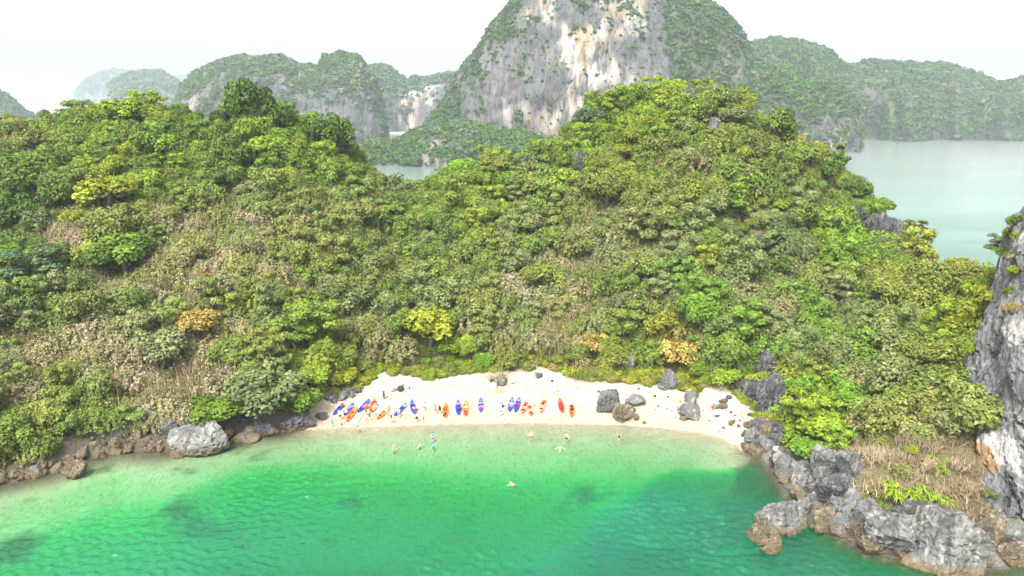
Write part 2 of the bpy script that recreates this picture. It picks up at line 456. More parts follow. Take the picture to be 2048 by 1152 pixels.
zz = g.n("ShaderNodeSeparateXYZ"); g.set(zz.inputs[0], P); zz = zz.outputs['Z']
sandc = g.mix(g.range(n1, .35, .65), (.35, .29, .21), (.46, .405, .32))
sandc = g.mix(g.math('MULTIPLY', g.range(n2, .5, .75), .35), sandc, (.26, .20, .13))
sandc = g.mix(g.range(g.math('ADD', zz, g.math('MULTIPLY', g.math('SUBTRACT', n1, .5), .3)), .2, .8, .6, 0), sandc, g.mix(g.range(zz, -.35, -.05), (.42, .38, .27), (.31, .25, .165)))
foot = g.noise(g.map((1, .55, 1), P), 2.2, 3, .6)
sandc = g.mix(g.range(foot, .52, .68, 0, .5), sandc, (.24, .18, .12))
sandc = g.mix(g.range(n3, .68, .74, 0, .6), sandc, (.25, .19, .13))
sxx = g.n('ShaderNodeSeparateXYZ'); g.set(sxx.inputs[0], P)
soil = g.mix(n1, (.055, .06, .022), (.13, .11, .055))
soil = g.mix(g.range(n2, .45, .7), soil, (.16, .12, .075))
soil = g.mix(g.math('MULTIPLY', g.attr('shore'), .92), soil, g.mix(g.range(n2, .35, .65), g.mix(n1, (.05, .042, .032), (.085, .08, .07)), g.mix(g.range(sxx.outputs['X'], 25, 33), (.08, .062, .04), (.17, .168, .158))))
c = g.mix(g.attr('sand'), soil, sandc)
c = g.mix(g.math('MULTIPLY', g.attr('weed'), .9), c, g.mix(n2, (.035, .04, .014), (.11, .085, .04)))
g.principled(out, c, .95, g.bump(g.math('ADD', n2, g.math('ADD', foot, g.math('MULTIPLY', n3, .3))), .8, .3), .1)
obj('ground', mesh_np('ground', V2, F2, {'sand': np.concatenate([sandm.ravel(), pad]), 'weed': np.concatenate([weed.ravel(), pad * 0]), 'shore': np.concatenate([shore.ravel(), pad * 0])}, True, m), kind='structure')

# ------------------------------------------------------------------ sea
WX0, WX1, WY0, WY1, WS = -72.0, 62.0, 50.0, 100.0, .19
wx = np.linspace(WX0, WX1, int((WX1 - WX0) / WS)); wy = np.linspace(WY0, WY1, int((WY1 - WY0) / WS))
WXX, WYY = np.meshgrid(wx, wy, indexing='ij')
dep = -hfast(WXX, WYY)
wz = np.zeros_like(WXX)
r2 = np.random.default_rng(5)
for k in range(22):
    L = .72 * 1.036 ** k * r2.uniform(.85, 1.2); a = math.radians(70 + r2.normal() * 30); ph = r2.uniform(0, 6.28)
    q = (WXX * math.cos(a) + WYY * math.sin(a)) * 2 * math.pi / L + ph + 2.2 * perlin(v3(WXX / 6 + k, WYY / 6, k * 3.1))
    wz += L * .021 * (1 - np.abs(np.sin(q / 2)) * 1.6)
gust = .45 + .75 * sstep(-.25, .35, fbm(v3(WXX / 22, WYY / 14, 3), 2))
edge = np.minimum.reduce([sstep(0, 4, WXX - WX0), sstep(0, 4, WX1 - WXX), sstep(0, 4, WYY - WY0), sstep(0, 4, WY1 - WYY)])
wz = (wz - wz.mean()) * gust * edge * (.18 + .82 * sstep(.25, 2.2, dep))
wv, wf = ring(WX0, WX1, WY0, WY1, 0.0, FAR)
V = np.concatenate([np.stack([WXX.ravel(), WYY.ravel(), wz.ravel()], -1), wv])
depa = np.concatenate([np.maximum(dep.ravel(), 0), np.full(8, 8.0)])
wed = hfast(WXX, WYY) * 0
m, nt, out = mat('sea_water'); g = N(nt)
P = g.geo(); d = g.attr('depth')
def kexp(k): return g.math('EXPONENT', g.math('MULTIPLY', d, -k)) if False else g.math('POWER', math.exp(-k), d)
comb = g.n("ShaderNodeCombineColor")
for i, k in enumerate((1.05, .09, .70)): g.set(comb.inputs[i], kexp(k))
body = g.math('SUBTRACT', 1, kexp(.26))
dens = g.math('POWER', math.exp(-.14), d)
tcol = g.mix(1.0, comb.outputs[0], dens, 'MULTIPLY')
tra = g.n("ShaderNodeBsdfTransparent"); g.set(tra.inputs[0], tcol)
big = g.range(g.noise(g.map((.028, .04, 1), P), 1, 3), .36, .64)
bc = g.mix(big, (.001, .066, .034), (.006, .112, .070))
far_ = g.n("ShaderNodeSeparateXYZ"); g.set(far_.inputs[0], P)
bc = g.mix(g.range(far_.outputs['Y'], 200, 700), bc, (.24, .28, .265))  # far bay: the silvery sky sheen is put into the water's body colour
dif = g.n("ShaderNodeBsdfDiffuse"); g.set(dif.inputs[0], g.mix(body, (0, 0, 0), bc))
add = g.n("ShaderNodeAddShader"); nt.links.new(tra.outputs[0], add.inputs[0]); nt.links.new(dif.outputs[0], add.inputs[1])
rip = g.math('ADD', g.noise(g.map((.9, 2.0, 1), P, (0, 0, .3)), 1.5, 4, .6), g.math('MULTIPLY', g.noise(g.map((.16, .4, 1), P, (0, 0, -.2)), 1.0, 3), 1.6))
calm = g.range(g.noise(g.map((.006, .016, 1), P, (0, 0, .25)), 1.0, 4, .55, .8), .40, .62, .04, .95)
fsep = g.n('ShaderNodeSeparateXYZ'); g.set(fsep.inputs[0], P)
calm = g.math('MULTIPLY', calm, g.range(fsep.outputs['Y'], 110, 200, 1, .3))
bn = g.n("ShaderNodeBump"); bn.inputs['Distance'].default_value = .24; g.set(bn.inputs['Height'], rip); g.set(bn.inputs['Strength'], calm)
gl = g.n("ShaderNodeBsdfGlossy"); gl.inputs[0].default_value = (1, 1, 1, 1); g.set(gl.inputs['Roughness'], g.range(far_.outputs['Y'], 100, 260, .13, .18))
nt.links.new(bn.outputs[0], gl.inputs['Normal'])
fr = g.n("ShaderNodeFresnel"); fr.inputs['IOR'].default_value = 1.40; nt.links.new(bn.outputs[0], fr.inputs['Normal'])
x = g.n("ShaderNodeMixShader"); nt.links.new(fr.outputs[0], x.inputs[0]); nt.links.new(add.outputs[0], x.inputs[1]); nt.links.new(gl.outputs[0], x.inputs[2])
nt.links.new(x.outputs[0], out.inputs['Surface'])
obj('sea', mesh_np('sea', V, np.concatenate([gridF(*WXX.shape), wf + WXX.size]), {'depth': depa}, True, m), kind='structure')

# ------------------------------------------------------------------ plants: shared meshes
def leaves_mesh(name, C, Nn, size, lv, lw, r, aspect=1.7, mats=M_LEAF, droop=.15):
    """leaf clump faces: centres C, facing Nn; each a bent pair of triangles (rhombus folded along its length)"""
    n = len(C); Nn = Nn / (np.linalg.norm(Nn, axis=1, keepdims=True) + 1e-9)
    a = np.cross(Nn, r.normal(size=(n, 3))); a /= np.linalg.norm(a, axis=1, keepdims=True) + 1e-9
    b = np.cross(Nn, a); s = (size * r.uniform(.6, 1.35, n))[:, None]
    A = C + a * s * aspect * .5 - Nn * s * droop; B = C + b * s * .5 + Nn * s * .1; D = C - a * s * aspect * .5 - Nn * s * droop; E = C - b * s * .5 + Nn * s * .1
    V = np.stack([A, B, D, E], 1).reshape(-1, 3); i = np.arange(n)[:, None] * 4
    F = np.concatenate([i + [0, 1, 3], i + [1, 2, 3]], 0)
    return mesh_np(name, V, F, {'lv': np.repeat(lv, 4), 'lw': np.repeat(lw, 4)}, False, mats)
def sph(n, r):
    v = r.normal(size=(n, 3)); return v / np.linalg.norm(v, axis=1, keepdims=True)
def crown(name, seed, lobes=12, leaves=1400, zr=.8, leaf=.115, lobe_r=(.28, .44), flat=.92, lift=.0, rough=.25, tiers=0):
    """broad crown of unit radius sitting on z = 0: leaf clumps over overlapping lobes"""
    r = np.random.default_rng(seed); L = []
    for k in range(lobes):
        th = r.uniform(0, 6.283); q = math.sqrt(r.uniform(.0, 1)) * .62
        top = math.sqrt(max(0, 1 - (q / .95) ** 2))
        z = zr * (.12 + .80 * top * r.uniform(.25, 1) ** .8) if not tiers else zr * (.25 + (k % tiers) / tiers + r.uniform(0, .12))
        L.append((q * math.cos(th), q * math.sin(th), z + lift, r.uniform(*lobe_r)))
    L = np.array(L); wgt = L[:, 3] ** 2; k = r.choice(len(L), leaves, p=wgt / wgt.sum())
    d = sph(leaves, r); d[:, 2] = np.where(d[:, 2] < -.6, -d[:, 2], d[:, 2])
    rad = L[k, 3] * (1 - np.abs(r.normal(size=leaves)) * rough * .55 + (r.uniform(size=leaves) < .06) * r.uniform(0, .35, leaves))
    C = L[k, :3] + d * rad[:, None] * [1, 1, flat]
    lobe_v = r.uniform(-.22, .22, len(L))[k]
    lv = np.clip(.5 + lobe_v + r.normal(size=leaves) * .2, 0, 1); lw = np.clip(r.uniform(size=leaves) * .85 + r.uniform(-.12, .2, len(L))[k], 0, 1)
    return leaves_mesh(name, C, d + .75 * sph(leaves, r) + [0, 0, .55], leaf, lv, lw, r)
def drape(name, seed, leaves=2300, leaf=.075, zr=.9):
    """a mound smothered in creepers: leaves in hanging strings"""
    r = np.random.default_rng(seed); n = leaves // 12; C, D = [], []
    hump = [(r.uniform(-.45, .45), r.uniform(-.45, .45), r.uniform(.45, .75)) for _ in range(5)]
    for s in range(n):
        hx, hy, hr = hump[s % 5]; th = r.uniform(0, 6.283); el = r.uniform(.1, 1.45)
        for t in np.linspace(0, .55, 12):
            e = el - t; rr = hr * (1 + .12 * math.sin(th * 5 + s % 5) + r.normal() * .05)
            p = np.array([hx + rr * math.cos(e) * math.cos(th), hy + rr * math.cos(e) * math.sin(th), zr * max(rr * math.sin(e), -.2) + .05])
            C.append(p + r.normal(size=3) * .03); D.append([math.cos(th) * math.cos(e), math.sin(th) * math.cos(e), .5 + math.sin(e)])
    C, D = np.array(C), np.array(D); m_ = len(C)
    sv = np.repeat(r.uniform(-.2, .2, n), 12)
    lv = np.clip(.5 + sv + r.normal(size=m_) * .2, 0, 1); lw = np.clip(np.repeat(r.uniform(0, .8, n), 12) + r.uniform(-.15, .2, m_), 0, 1)
    return leaves_mesh(name, C, D + .6 * sph(m_, r), leaf, lv, lw, r, 1.5)
def strips(name, seed, n, width, curve, mats, hrange=(.6, 1.0), spread=1.0, segs=4, up=.6, leafy=0, leaf=.1, drp=.5):
    """thin arching strips from the base: dry scrub, grass or strap leaves"""
    r = np.random.default_rng(seed); V, F, lv, lw = [], [], [], []
    for s in range(n):
        th = r.uniform(0, 6.283); o = np.array([r.normal() * .28 * curve, r.normal() * .28 * curve, 0]); h = r.uniform(*hrange)
        dr = np.array([math.cos(th), math.sin(th), 0]); q = r.uniform(.15, 1) * spread; sd_ = np.array([-math.sin(th), math.cos(th), 0])
        b = r.uniform(0, 1); c_ = r.uniform(0, 1); base = len(V)
        for k in range(segs + 1):
            t = k / segs; p = o + dr * q * t ** 1.2 * .9 + np.array([0, 0, h * (up * t * 1.9 - drp * t * t * q) + .02]) + r.normal(size=3) * .02 * t
            wd = width * (1 - t * .85) * (.5 + min(1, t * 4) * .5)
            V += [p - sd_ * wd, p + sd_ * wd]; lv += [b, b]; lw += [c_, c_]
            if k: F.append((base + 2 * k - 2, base + 2 * k - 1, base + 2 * k + 1, base + 2 * k))
    V = np.array(V); Fs = [np.array(F)]
    if leafy:
        k = r.integers(0, len(V), leafy); C = V[k] + r.normal(size=(leafy, 3)) * .1; C[:, 2] = np.abs(C[:, 2])
        D = sph(leafy, r) + [0, 0, .6]; D /= np.linalg.norm(D, axis=1, keepdims=True); a = np.cross(D, sph(leafy, r)); b2 = np.cross(D, a)
        s = leaf * r.uniform(.5, 1.2, leafy)[:, None]; n0 = len(V)
        V = np.concatenate([V, np.stack([C + a * s, C + b2 * s * .6, C - a * s, C - b2 * s * .6], 1).reshape(-1, 3)])
        Fs[0] = np.concatenate([Fs[0], n0 + np.arange(leafy * 4).reshape(-1, 4)])
        q = r.uniform(0, 1, leafy); lv = np.concatenate([lv, np.repeat(q, 4)]); lw = np.concatenate([lw, np.repeat(r.uniform(0, 1, leafy), 4)])
    return mesh_np(name, V, Fs, {'lv': np.array(lv), 'lw': np.array(lw)}, False, mats)
def rosettes(name, seed, heads=7):
    """pandanus-like shrub: star-shaped heads of strap leaves"""
    r = np.random.default_rng(seed); V, F, lv, lw = [], [], [], []
    for hd in range(heads):
        c = np.array([r.normal() * .42, r.normal() * .42, r.uniform(.35, .85)])
        for s in range(26):
            th = r.uniform(0, 6.283); el = r.uniform(-.1, 1.3); L = r.uniform(.38, .6); q = np.array([-math.sin(th), math.cos(th), 0]); base = len(V); b = r.uniform(.35, 1); y = r.uniform(0, .75)
            for k in range(4):
                t = k / 3; p = c + L * t * np.array([math.cos(th) * math.cos(el), math.sin(th) * math.cos(el), math.sin(el)]) - np.array([0, 0, .32 * t * t])
                wd = .036 * (1.0 - .9 * t * t); V += [p - q * wd, p + q * wd]; lv += [b, b]; lw += [y, y]
                if k: F.append((base + 2 * k - 2, base + 2 * k - 1, base + 2 * k + 1, base + 2 * k))
    return mesh_np(name, np.array(V), np.array(F), {'lv': np.array(lv), 'lw': np.array(lw)}, False, M_LEAF)
def trunk_mesh(name, seed, h=1.0, limbs=5):
    r = np.random.default_rng(seed); p = Parts(); lean = r.normal(size=2) * .06
    top = np.array([lean[0] * 3, lean[1] * 3, h]); p.tube([(0, 0, -.25), (lean[0], lean[1], h * .45), top], [.07, .055, .04], 6)
    for k in range(limbs):
        th = k * 6.283 / limbs + r.uniform(-.4, .4); e = np.array([math.cos(th) * .55, math.sin(th) * .55, h + r.uniform(.25, .55)])
        s = np.array([lean[0] * 2, lean[1] * 2, h * r.uniform(.6, .95)]); p.tube([s, (s + e) / 2 + [0, 0, -.05], e], [.036, .026, .01], 5)
    return p.mesh(name, M_BARK, True)
BROAD = [crown('broad_crown', 11 + i, (16, 22, 13, 26, 18, 20)[i], 2700, (.85, .75, 1.0, .7, 1.15, .8)[i], .08, ((.24, .42), (.2, .36), (.26, .46), (.18, .34), (.22, .4), (.2, .44))[i], (.95, .85, 1.0, .8, 1.1, .9)[i], 0, (.25, .35, .25, .4, .3, .45)[i]) for i in range(6)]
DENSE = [crown('dense_crown', 31 + i, 26, 3000, .78, .062, (.25, .36), .8, 0, .16) for i in range(2)]
TIER = [crown('layered_crown', 41 + i, 17, 2000, 1.1, .085, (.2, .36), .45, 0, .3, 3 + i) for i in range(2)]
DRAPE = [drape('creeper_mound', 51 + i) for i in range(4)]
BUSH = [crown('bush_foliage', 61 + i, 13, 1500, .75, .09, (.24, .46), .9, -.1, .4) for i in range(4)]
DRY = [strips('dry_scrub', 71 + i, 150, .016, 1.5, M_TWIG, (.45, .9), .75, 4, .62, 260, .07) for i in range(3)]
PALM = [rosettes('strap_leaves', 81 + i) for i in range(2)]
GRASSY = [strips('dry_grass', 91 + i, 330, .024, 1.9, M_TWIG, (.4, .8), .9, 4, .6, 0, .1, .75) for i in range(2)]
TRUNK = [trunk_mesh('tree_trunk', 95 + i) for i in range(3)]
SMALL = [crown('far_crown', 101 + i, 7, 170, .8, .30, (.35, .6), .85, -.15, .35) for i in range(3)]

# albedo palette of the vegetation
PAL = {'dark': (.028, .064, .008), 'deep': (.048, .098, .009), 'green': (.082, .142, .011), 'fresh': (.10, .19, .016), 'bright': (.155, .23, .014), 'yellow': (.18, .205, .013), 'olive': (.122, .142, .022),
       'sage': (.12, .145, .052), 'teal': (.058, .10, .036), 'brown': (.215, .175, .09), 'pink': (.28, .23, .14), 'ochre': (.26, .19, .045), 'rust': (.23, .13, .04)}
# ------------------------------------------------------------------ scatter of a counted-as-one wood (geometry nodes, instances)
def scatter(name, P, rot, scl, tint, idx, sources, **props):
    me = bpy.data.meshes.new(name); me.vertices.add(len(P)); me.vertices.foreach_set("co", np.ascontiguousarray(P, np.float32).ravel())
    def at(k, t, d, f):
        a = me.attributes.new(k, t, 'POINT'); a.data.foreach_set(f, np.ascontiguousarray(d).ravel())
    at('rot', 'FLOAT_VECTOR', rot.astype(np.float32), 'vector'); at('scl', 'FLOAT_VECTOR', scl.astype(np.float32), 'vector')
    at('tint', 'FLOAT_COLOR', np.concatenate([tint, np.ones((len(P), 1))], 1).astype(np.float32), 'color'); at('idx', 'INT', idx.astype(np.int32), 'value')
    ng = bpy.data.node_groups.new(name + '_scatter', 'GeometryNodeTree')
    ng.interface.new_socket('Geometry', in_out='INPUT', socket_type='NodeSocketGeometry'); ng.interface.new_socket('Geometry', in_out='OUTPUT', socket_type='NodeSocketGeometry')
    n = ng.nodes; L = ng.links.new
    gi, go = n.new('NodeGroupInput'), n.new('NodeGroupOutput'); ip = n.new('GeometryNodeInstanceOnPoints'); ip.inputs['Pick Instance'].default_value = True
    jn = n.new('GeometryNodeJoinGeometry')
    for s in reversed(sources):
        oi = n.new('GeometryNodeObjectInfo'); oi.inputs['Object'].default_value = s; oi.inputs['As Instance'].default_value = False
        g2 = n.new('GeometryNodeGeometryToInstance'); L(oi.outputs['Geometry'], g2.inputs[0]); L(g2.outputs[0], jn.inputs[0])
    def na(k, t):
        a = n.new('GeometryNodeInputNamedAttribute'); a.data_type = t; a.inputs['Name'].default_value = k
        return [o for o in a.outputs if o.enabled and o.name == 'Attribute'][0]
    L(gi.outputs[0], ip.inputs['Points']); L(jn.outputs[0], ip.inputs['Instance']); L(na('idx', 'INT'), ip.inputs['Instance Index'])
    er = n.new('FunctionNodeEulerToRotation'); L(na('rot', 'FLOAT_VECTOR'), er.inputs[0]); L(er.outputs[0], ip.inputs['Rotation'])
    L(na('scl', 'FLOAT_VECTOR'), ip.inputs['Scale']); L(ip.outputs[0], go.inputs[0])
    o = obj(name, me, **props); md = o.modifiers.new('scatter', 'NODES'); md.node_group = ng
    return o
def pal_mix(r, n, names, weights, jit=.18):
    w_ = np.array(weights, float); w_ = w_ / w_.sum(-1, keepdims=True)
    c = np.array([PAL[k] for k in names])
    if w_.ndim == 1: k = r.choice(len(names), n, p=w_)
    else: k = (r.uniform(size=(n, 1)) > np.cumsum(w_, 1)).sum(1).clip(0, len(names) - 1)
    t = c[k] * np.exp(r.normal(size=(n, 1)) * jit) * np.exp(r.normal(size=(n, 3)) * .05)
    return t, k

# ------------------------------------------------------------------ limestone karst mountains
KSRC = []          # filled below with the crowns of three real trees on the far shore
def karst(name, sil, D, front, back, n=3.0, amp=6.0, freq=30.0, rock=(), green=(), pale=(), rockiness=0.0, cols=180, rows=90, veg=3000, vs=(2.2, 4.2), lower=3.0,
          names=('deep', 'green', 'olive', 'teal', 'yellow', 'brown'), wts=(3, 3, 1.6, 2.4, .3, .6), seed=1, flute=3.0, bays=0.0, nmin=None, knock=0.0):
    r = np.random.default_rng(seed); sil = np.array(sil, float)
    L = np.concatenate([[0], np.cumsum(np.hypot(*np.diff(sil, axis=0).T))]); t = np.linspace(0, L[-1], cols)
    px = np.interp(t, L, sil[:, 0]); py = np.interp(t, L, sil[:, 1])
    px = px + 1e-3 * np.arange(cols)
    zt = np.maximum(at_y(px, py, D)[:, 2] - lower, 1.0); zm = zt.max()
    ph = np.linspace(0, math.pi, rows); 
    if rows > 60: ph = np.concatenate([np.linspace(0, math.pi * .55, int(rows * .8), endpoint=False), np.linspace(math.pi * .55, math.pi, rows - int(rows * .8))])
    C, S = np.cos(ph), np.sin(ph); nn = n
    prof_y = np.sign(C) * np.abs(C) ** (2 / nn); prof_z = np.abs(S) ** (2 / nn)
    f = front * (.35 + .65 * np.sqrt(zt / zm)); b = back * (.35 + .65 * np.sqrt(zt / zm))
    if bays: 
        f = f * (1 + bays * fbm(v3(px / 90.0, seed * 7.7, 0), 3) * 2)
    y = D - np.where(prof_y > 0, prof_y * f[:, None], prof_y * b[:, None])
    z = zt[:, None] * prof_z[None, :] - 2.0
    dp = y * CP + (CAM_H - z) * SP
    x = (px[:, None] - 1024) / FPX * dp
    P = np.stack([x, y, z], -1)
    du = np.gradient(P, axis=0); dv = np.gradient(P, axis=1); Nn = np.cross(du, dv); Nn /= np.linalg.norm(Nn, axis=-1, keepdims=True) + 1e-9
    w_ = np.abs(Nn[..., 2:3])
    q = P / freq
    d = fbm(q, 5) * amp + fbm(q * [2.2, 2.2, .5] + 31, 4, True) * flute * (1 - w_[..., 0])
    fade = sstep(0, 12, z + 2)
    ok = np.minimum(np.arange(cols), np.arange(cols)[::-1])[:, None] / 6.0
    P2 = P + Nn * (d * (.25 + .75 * fade) * np.clip(ok, .15, 1))[..., None]
    spx, spy, _ = proj(P2)
    du = np.gradient(P2, axis=0); dv = np.gradient(P2, axis=1); Nn = np.cross(du, dv); Nn /= np.linalg.norm(Nn, axis=-1, keepdims=True) + 1e-9
    steep = 1 - np.abs(Nn[..., 2])
    nz = fbm(P2 / 22.0 + 5, 4)
    rk = np.clip((steep - .55 + rockiness + nz * .55) * 4, 0, 1)
    for poly, v in rock: rk = np.where(inpoly(spx + nz * 30, spy + nz * 24, poly), np.clip(rk + v + nz * 1.5, 0, 1), rk)
    for poly, v in green: rk = np.where(inpoly(spx + nz * 30, spy + nz * 24, poly), np.clip(rk - v + nz * 1.0, 0, 1), rk)
    pl = np.zeros_like(rk)
    for poly, v in pale: pl = np.where(inpoly(spx + nz * 26, spy + nz * 30, poly), np.maximum(pl, v), pl)
    for _ in range(2):
        pl[1:-1, 1:-1] = (pl[1:-1, 1:-1] + pl[2:, 1:-1] + pl[:-2, 1:-1] + pl[1:-1, 2:] + pl[1:-1, :-2]) / 5
    me = mesh_np(name, P2.reshape(-1, 3), gridF(cols, rows), {'rock': rk.ravel(), 'pale': pl.ravel()}, True, M_KARST)
    o = obj(name, me, kind='structure')
    # its woods
    veg = int(veg * 1.35)
    if veg:
        c4 = lambda a: (a[:-1, :-1] + a[1:, :-1] + a[1:, 1:] + a[:-1, 1:]) / 4
        e1, e2 = P2[1:, :-1] - P2[:-1, :-1], P2[:-1, 1:] - P2[:-1, :-1]; A = np.linalg.norm(np.cross(e1, e2), axis=-1)
        rkc = c4(rk); keep = A * (np.clip(1 - rkc * 1.02, 0, 1) ** 1.2 + .10) * (c4(P2[..., 2]) > 1.0)
        keep[:, int(rows * .9):] = 0
        k = r.choice(keep.size, veg, p=keep.ravel() / keep.sum()); i, j = np.unravel_index(k, keep.shape)
        uv = r.uniform(size=(veg, 2, 1)); Q = P2[i, j] + e1[i, j] * uv[:, 0] + e2[i, j] * uv[:, 1]
        s = vs[0] * np.exp(r.normal(.28, .34, veg)).clip(.6, 2.8) * (1 - .45 * rkc[i, j]); scl = np.stack([s, s, s * r.uniform(.7, 1.15, veg)], -1)
        rot = np.stack([r.normal(size=veg) * .15, r.normal(size=veg) * .15, r.uniform(0, 6.28, veg)], -1)
        hue = fbm(Q / 60.0 + seed * 3, 3)[:, None]; ww = np.array(wts, float)[None, :] * np.exp(hue * np.linspace(-3, 3, len(wts))[None, :])
        tint, _ = pal_mix(r, veg, names, ww ** 1.3, .12); tint = tint * [.50, .68, 1.05]  # far leaves darkened and blued: the haze's blue is put into their tint
        Q[:, 2] -= s * .25
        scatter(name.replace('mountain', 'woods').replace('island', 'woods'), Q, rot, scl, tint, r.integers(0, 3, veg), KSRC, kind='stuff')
    return o

# three trees on the far side of the strait stand for themselves and lend their crowns to the far woods
for i, (px, py, Y) in enumerate([(1745, 290, 935), (1850, 290, 935), (1950, 290, 935)]):
    p = at_z(px, 285, .0); t = empty('shore_tree', (p[0], p[1] + 6, 2.0), (0, 0, i), 3.4, label=('small tree on the far shore next to the spur with the pale cliff', 'small tree halfway along the far wooded shore', 'small tree on the far wooded shore, farthest from the spur')[i], category='tree', group='trees along the far shore')
    c = obj('crown', SMALL[i], t, (0, 0, .6)); c['tint'] = list(PAL['deep']); t['tint'] = list(PAL['deep'])
    obj('trunk', TRUNK[i], t, (0, 0, 0), (0, 0, 0), (.7, .7, .8))
    KSRC.append(c)

BIG = [(842, 300), (858, 256), (872, 226), (890, 196), (908, 166), (930, 130), (955, 92), (978, 58), (1003, 24), (1024, 2), (1062, -38), (1130, -66), (1200, -74), (1290, -62), (1350, -32), (1402, -2), (1442, 20), (1470, 50), (1489, 86), (1494, 170), (1500, 280)]
karst('great_karst_mountain', BIG, 800, 105, 110, 3.2, 9, 42, rock=[([(880, 200), (960, 60), (1040, -20), (1330, -70), (1335, 60), (1350, 190), (1150, 290), (880, 280)], .28)],
      green=[([(1330, -80), (1520, -80), (1520, 300), (1420, 300), (1345, 170), (1325, 60)], .8), ([(860, 200), (930, 250), (1000, 262), (1110, 275), (1110, 320), (860, 320)], .5), ([(1000, 40), (1040, -20), (1090, -40), (1090, 50), (1010, 110)], .3), ([(880, 280), (905, 150), (1000, 20), (1040, 40), (960, 160), (930, 280)], .35), ([(830, 310), (860, 230), (905, 160), (925, 170), (925, 250), (1000, 262), (1000, 310)], .9)],
      pale=[([(1125, 55), (1215, 45), (1225, 110), (1245, 150), (1200, 190), (1160, 240), (1060, 268), (1120, 200), (1145, 160), (1115, 115)], 1.0),
            ([(1085, -20), (1110, -20), (1108, 50), (1085, 45)], .7), ([(1185, -30), (1300, -30), (1290, 60), (1235, 80), (1195, 40)], .6), ([(1225, 150), (1300, 150), (1300, 190), (1230, 185)], .6),
            ([(1040, 20), (1080, 20), (1075, 42), (1040, 40)], .7), ([(1000, 210), (1120, 205), (1110, 270), (1000, 250)], .6), ([(940, 90), (1120, 90), (1100, 220), (960, 220)], .13), ([(1210, 80), (1330, 70), (1330, 160), (1240, 150)], .10)],
      rockiness=.12, cols=300, rows=150, veg=9000, vs=(2.0, 4.6), flute=5, seed=2, lower=2)
karst('spur_mountain', [(1360, 310), (1380, 150), (1420, 100), (1480, 92), (1530, 118), (1580, 146), (1640, 158), (1685, 172), (1706, 200), (1716, 250), (1722, 306)], 752, 42, 90, 2.3, 7, 36,
      rock=[([(1610, 240), (1725, 225), (1725, 310), (1600, 310)], .62), ([(1450, 150), (1500, 150), (1500, 215), (1460, 210)], .35)], pale=[([(1655, 255), (1690, 250), (1690, 300), (1660, 300)], .9)],
      green=[([(1360, 60), (1620, 60), (1620, 240), (1360, 300)], .35)], cols=170, rows=90, veg=6000, vs=(2.2, 4.6), seed=3, rockiness=-.2, wts=(3, 3, 2.4, 1.5, .8, 1.2))
karst('bay_foreshore_hill', [(640, 336), (672, 312), (712, 286), (742, 270), (780, 280), (812, 266), (838, 250), (870, 238), (905, 232), (940, 238), (990, 246), (1050, 258), (1120, 270), (1190, 282), (1260, 320)], 590, 52, 90, 2.2, 4, 26,
      rock=[([(835, 282), (892, 275), (892, 345), (838, 345)], .9)], pale=[([(838, 290), (890, 280), (892, 340), (842, 340)], .3)], green=[([(700, 240), (838, 230), (838, 330), (700, 330)], .3)], cols=200, rows=80, veg=5200, vs=(1.9, 4.0), seed=4, flute=2.5,
      names=('deep', 'green', 'olive', 'sage', 'fresh', 'brown'), wts=(2.5, 3, 2.2, 1.6, .8, 1.1))
karst('long_karst_mountain', [(346, 280), (352, 235), (358, 200), (370, 163), (400, 140), (446, 117), (480, 112), (520, 111), (555, 107), (590, 124), (618, 130), (642, 130), (652, 112), (680, 100), (712, 110), (742, 146), (756, 182), (764, 225), (772, 290)], 1000, 120, 110, 3.2, 8, 40,
      rock=[([(430, 150), (640, 150), (740, 190), (740, 260), (380, 260), (370, 200)], .16), ([(355, 190), (400, 170), (400, 260), (350, 260)], .3)], pale=[([(375, 185), (392, 180), (395, 225), (378, 225)], .5), ([(640, 200), (690, 190), (700, 240), (640, 240)], .12)],
      rockiness=.0, cols=220, rows=100, veg=7500, vs=(2.4, 5.2), seed=5, flute=5, names=('deep', 'green', 'olive', 'teal', 'yellow', 'brown'), wts=(2.4, 2.6, 2.4, 2, .8, 1.6))
karst('domed_karst_island', [(222, 300), (226, 205), (229, 170), (243, 154), (268, 146), (300, 142), (328, 145), (346, 160), (358, 178), (366, 196), (374, 300)], 1900, 150, 110, 3.0, 8, 40, rock=[([(235, 188), (360, 188), (360, 240), (230, 240)], .25)],
      pale=[([(250, 190), (320, 195), (320, 225), (250, 225)], .3)], cols=100, rows=60, veg=1800, vs=(6, 10), seed=6)
karst('pale_karst_island', [(146, 300), (153, 220), (156, 184), (172, 163), (200, 148), (232, 139), (258, 143), (285, 160), (310, 175), (330, 300)], 3000, 180, 180, 3.0, 9, 50, cols=80, rows=50, veg=900, vs=(8, 13), seed=7)
karst('faint_karst_island', [(320, 300), (340, 170), (356, 154), (385, 150), (410, 156), (430, 300)], 3700, 180, 180, 3.0, 9, 50, cols=50, rows=40, veg=500, vs=(9, 14), seed=8)
karst('cliffed_karst_mountain', [(700, 290), (722, 150), (738, 132), (768, 131), (788, 140), (806, 158), (815, 161), (824, 151), (845, 157), (880, 148), (915, 143), (950, 165), (990, 280)], 1380, 110, 110, 3.4, 8, 45,
      rock=[([(806, 170), (900, 165), (880, 220), (830, 258), (806, 258)], .9)], pale=[([(806, 176), (842, 170), (835, 250), (806, 256)], 1.0), ([(842, 172), (895, 165), (860, 205), (842, 215)], .7)], green=[([(730, 120), (806, 120), (806, 270), (730, 270)], .4)],
      cols=130, rows=80, veg=3000, vs=(3.6, 7), seed=9)
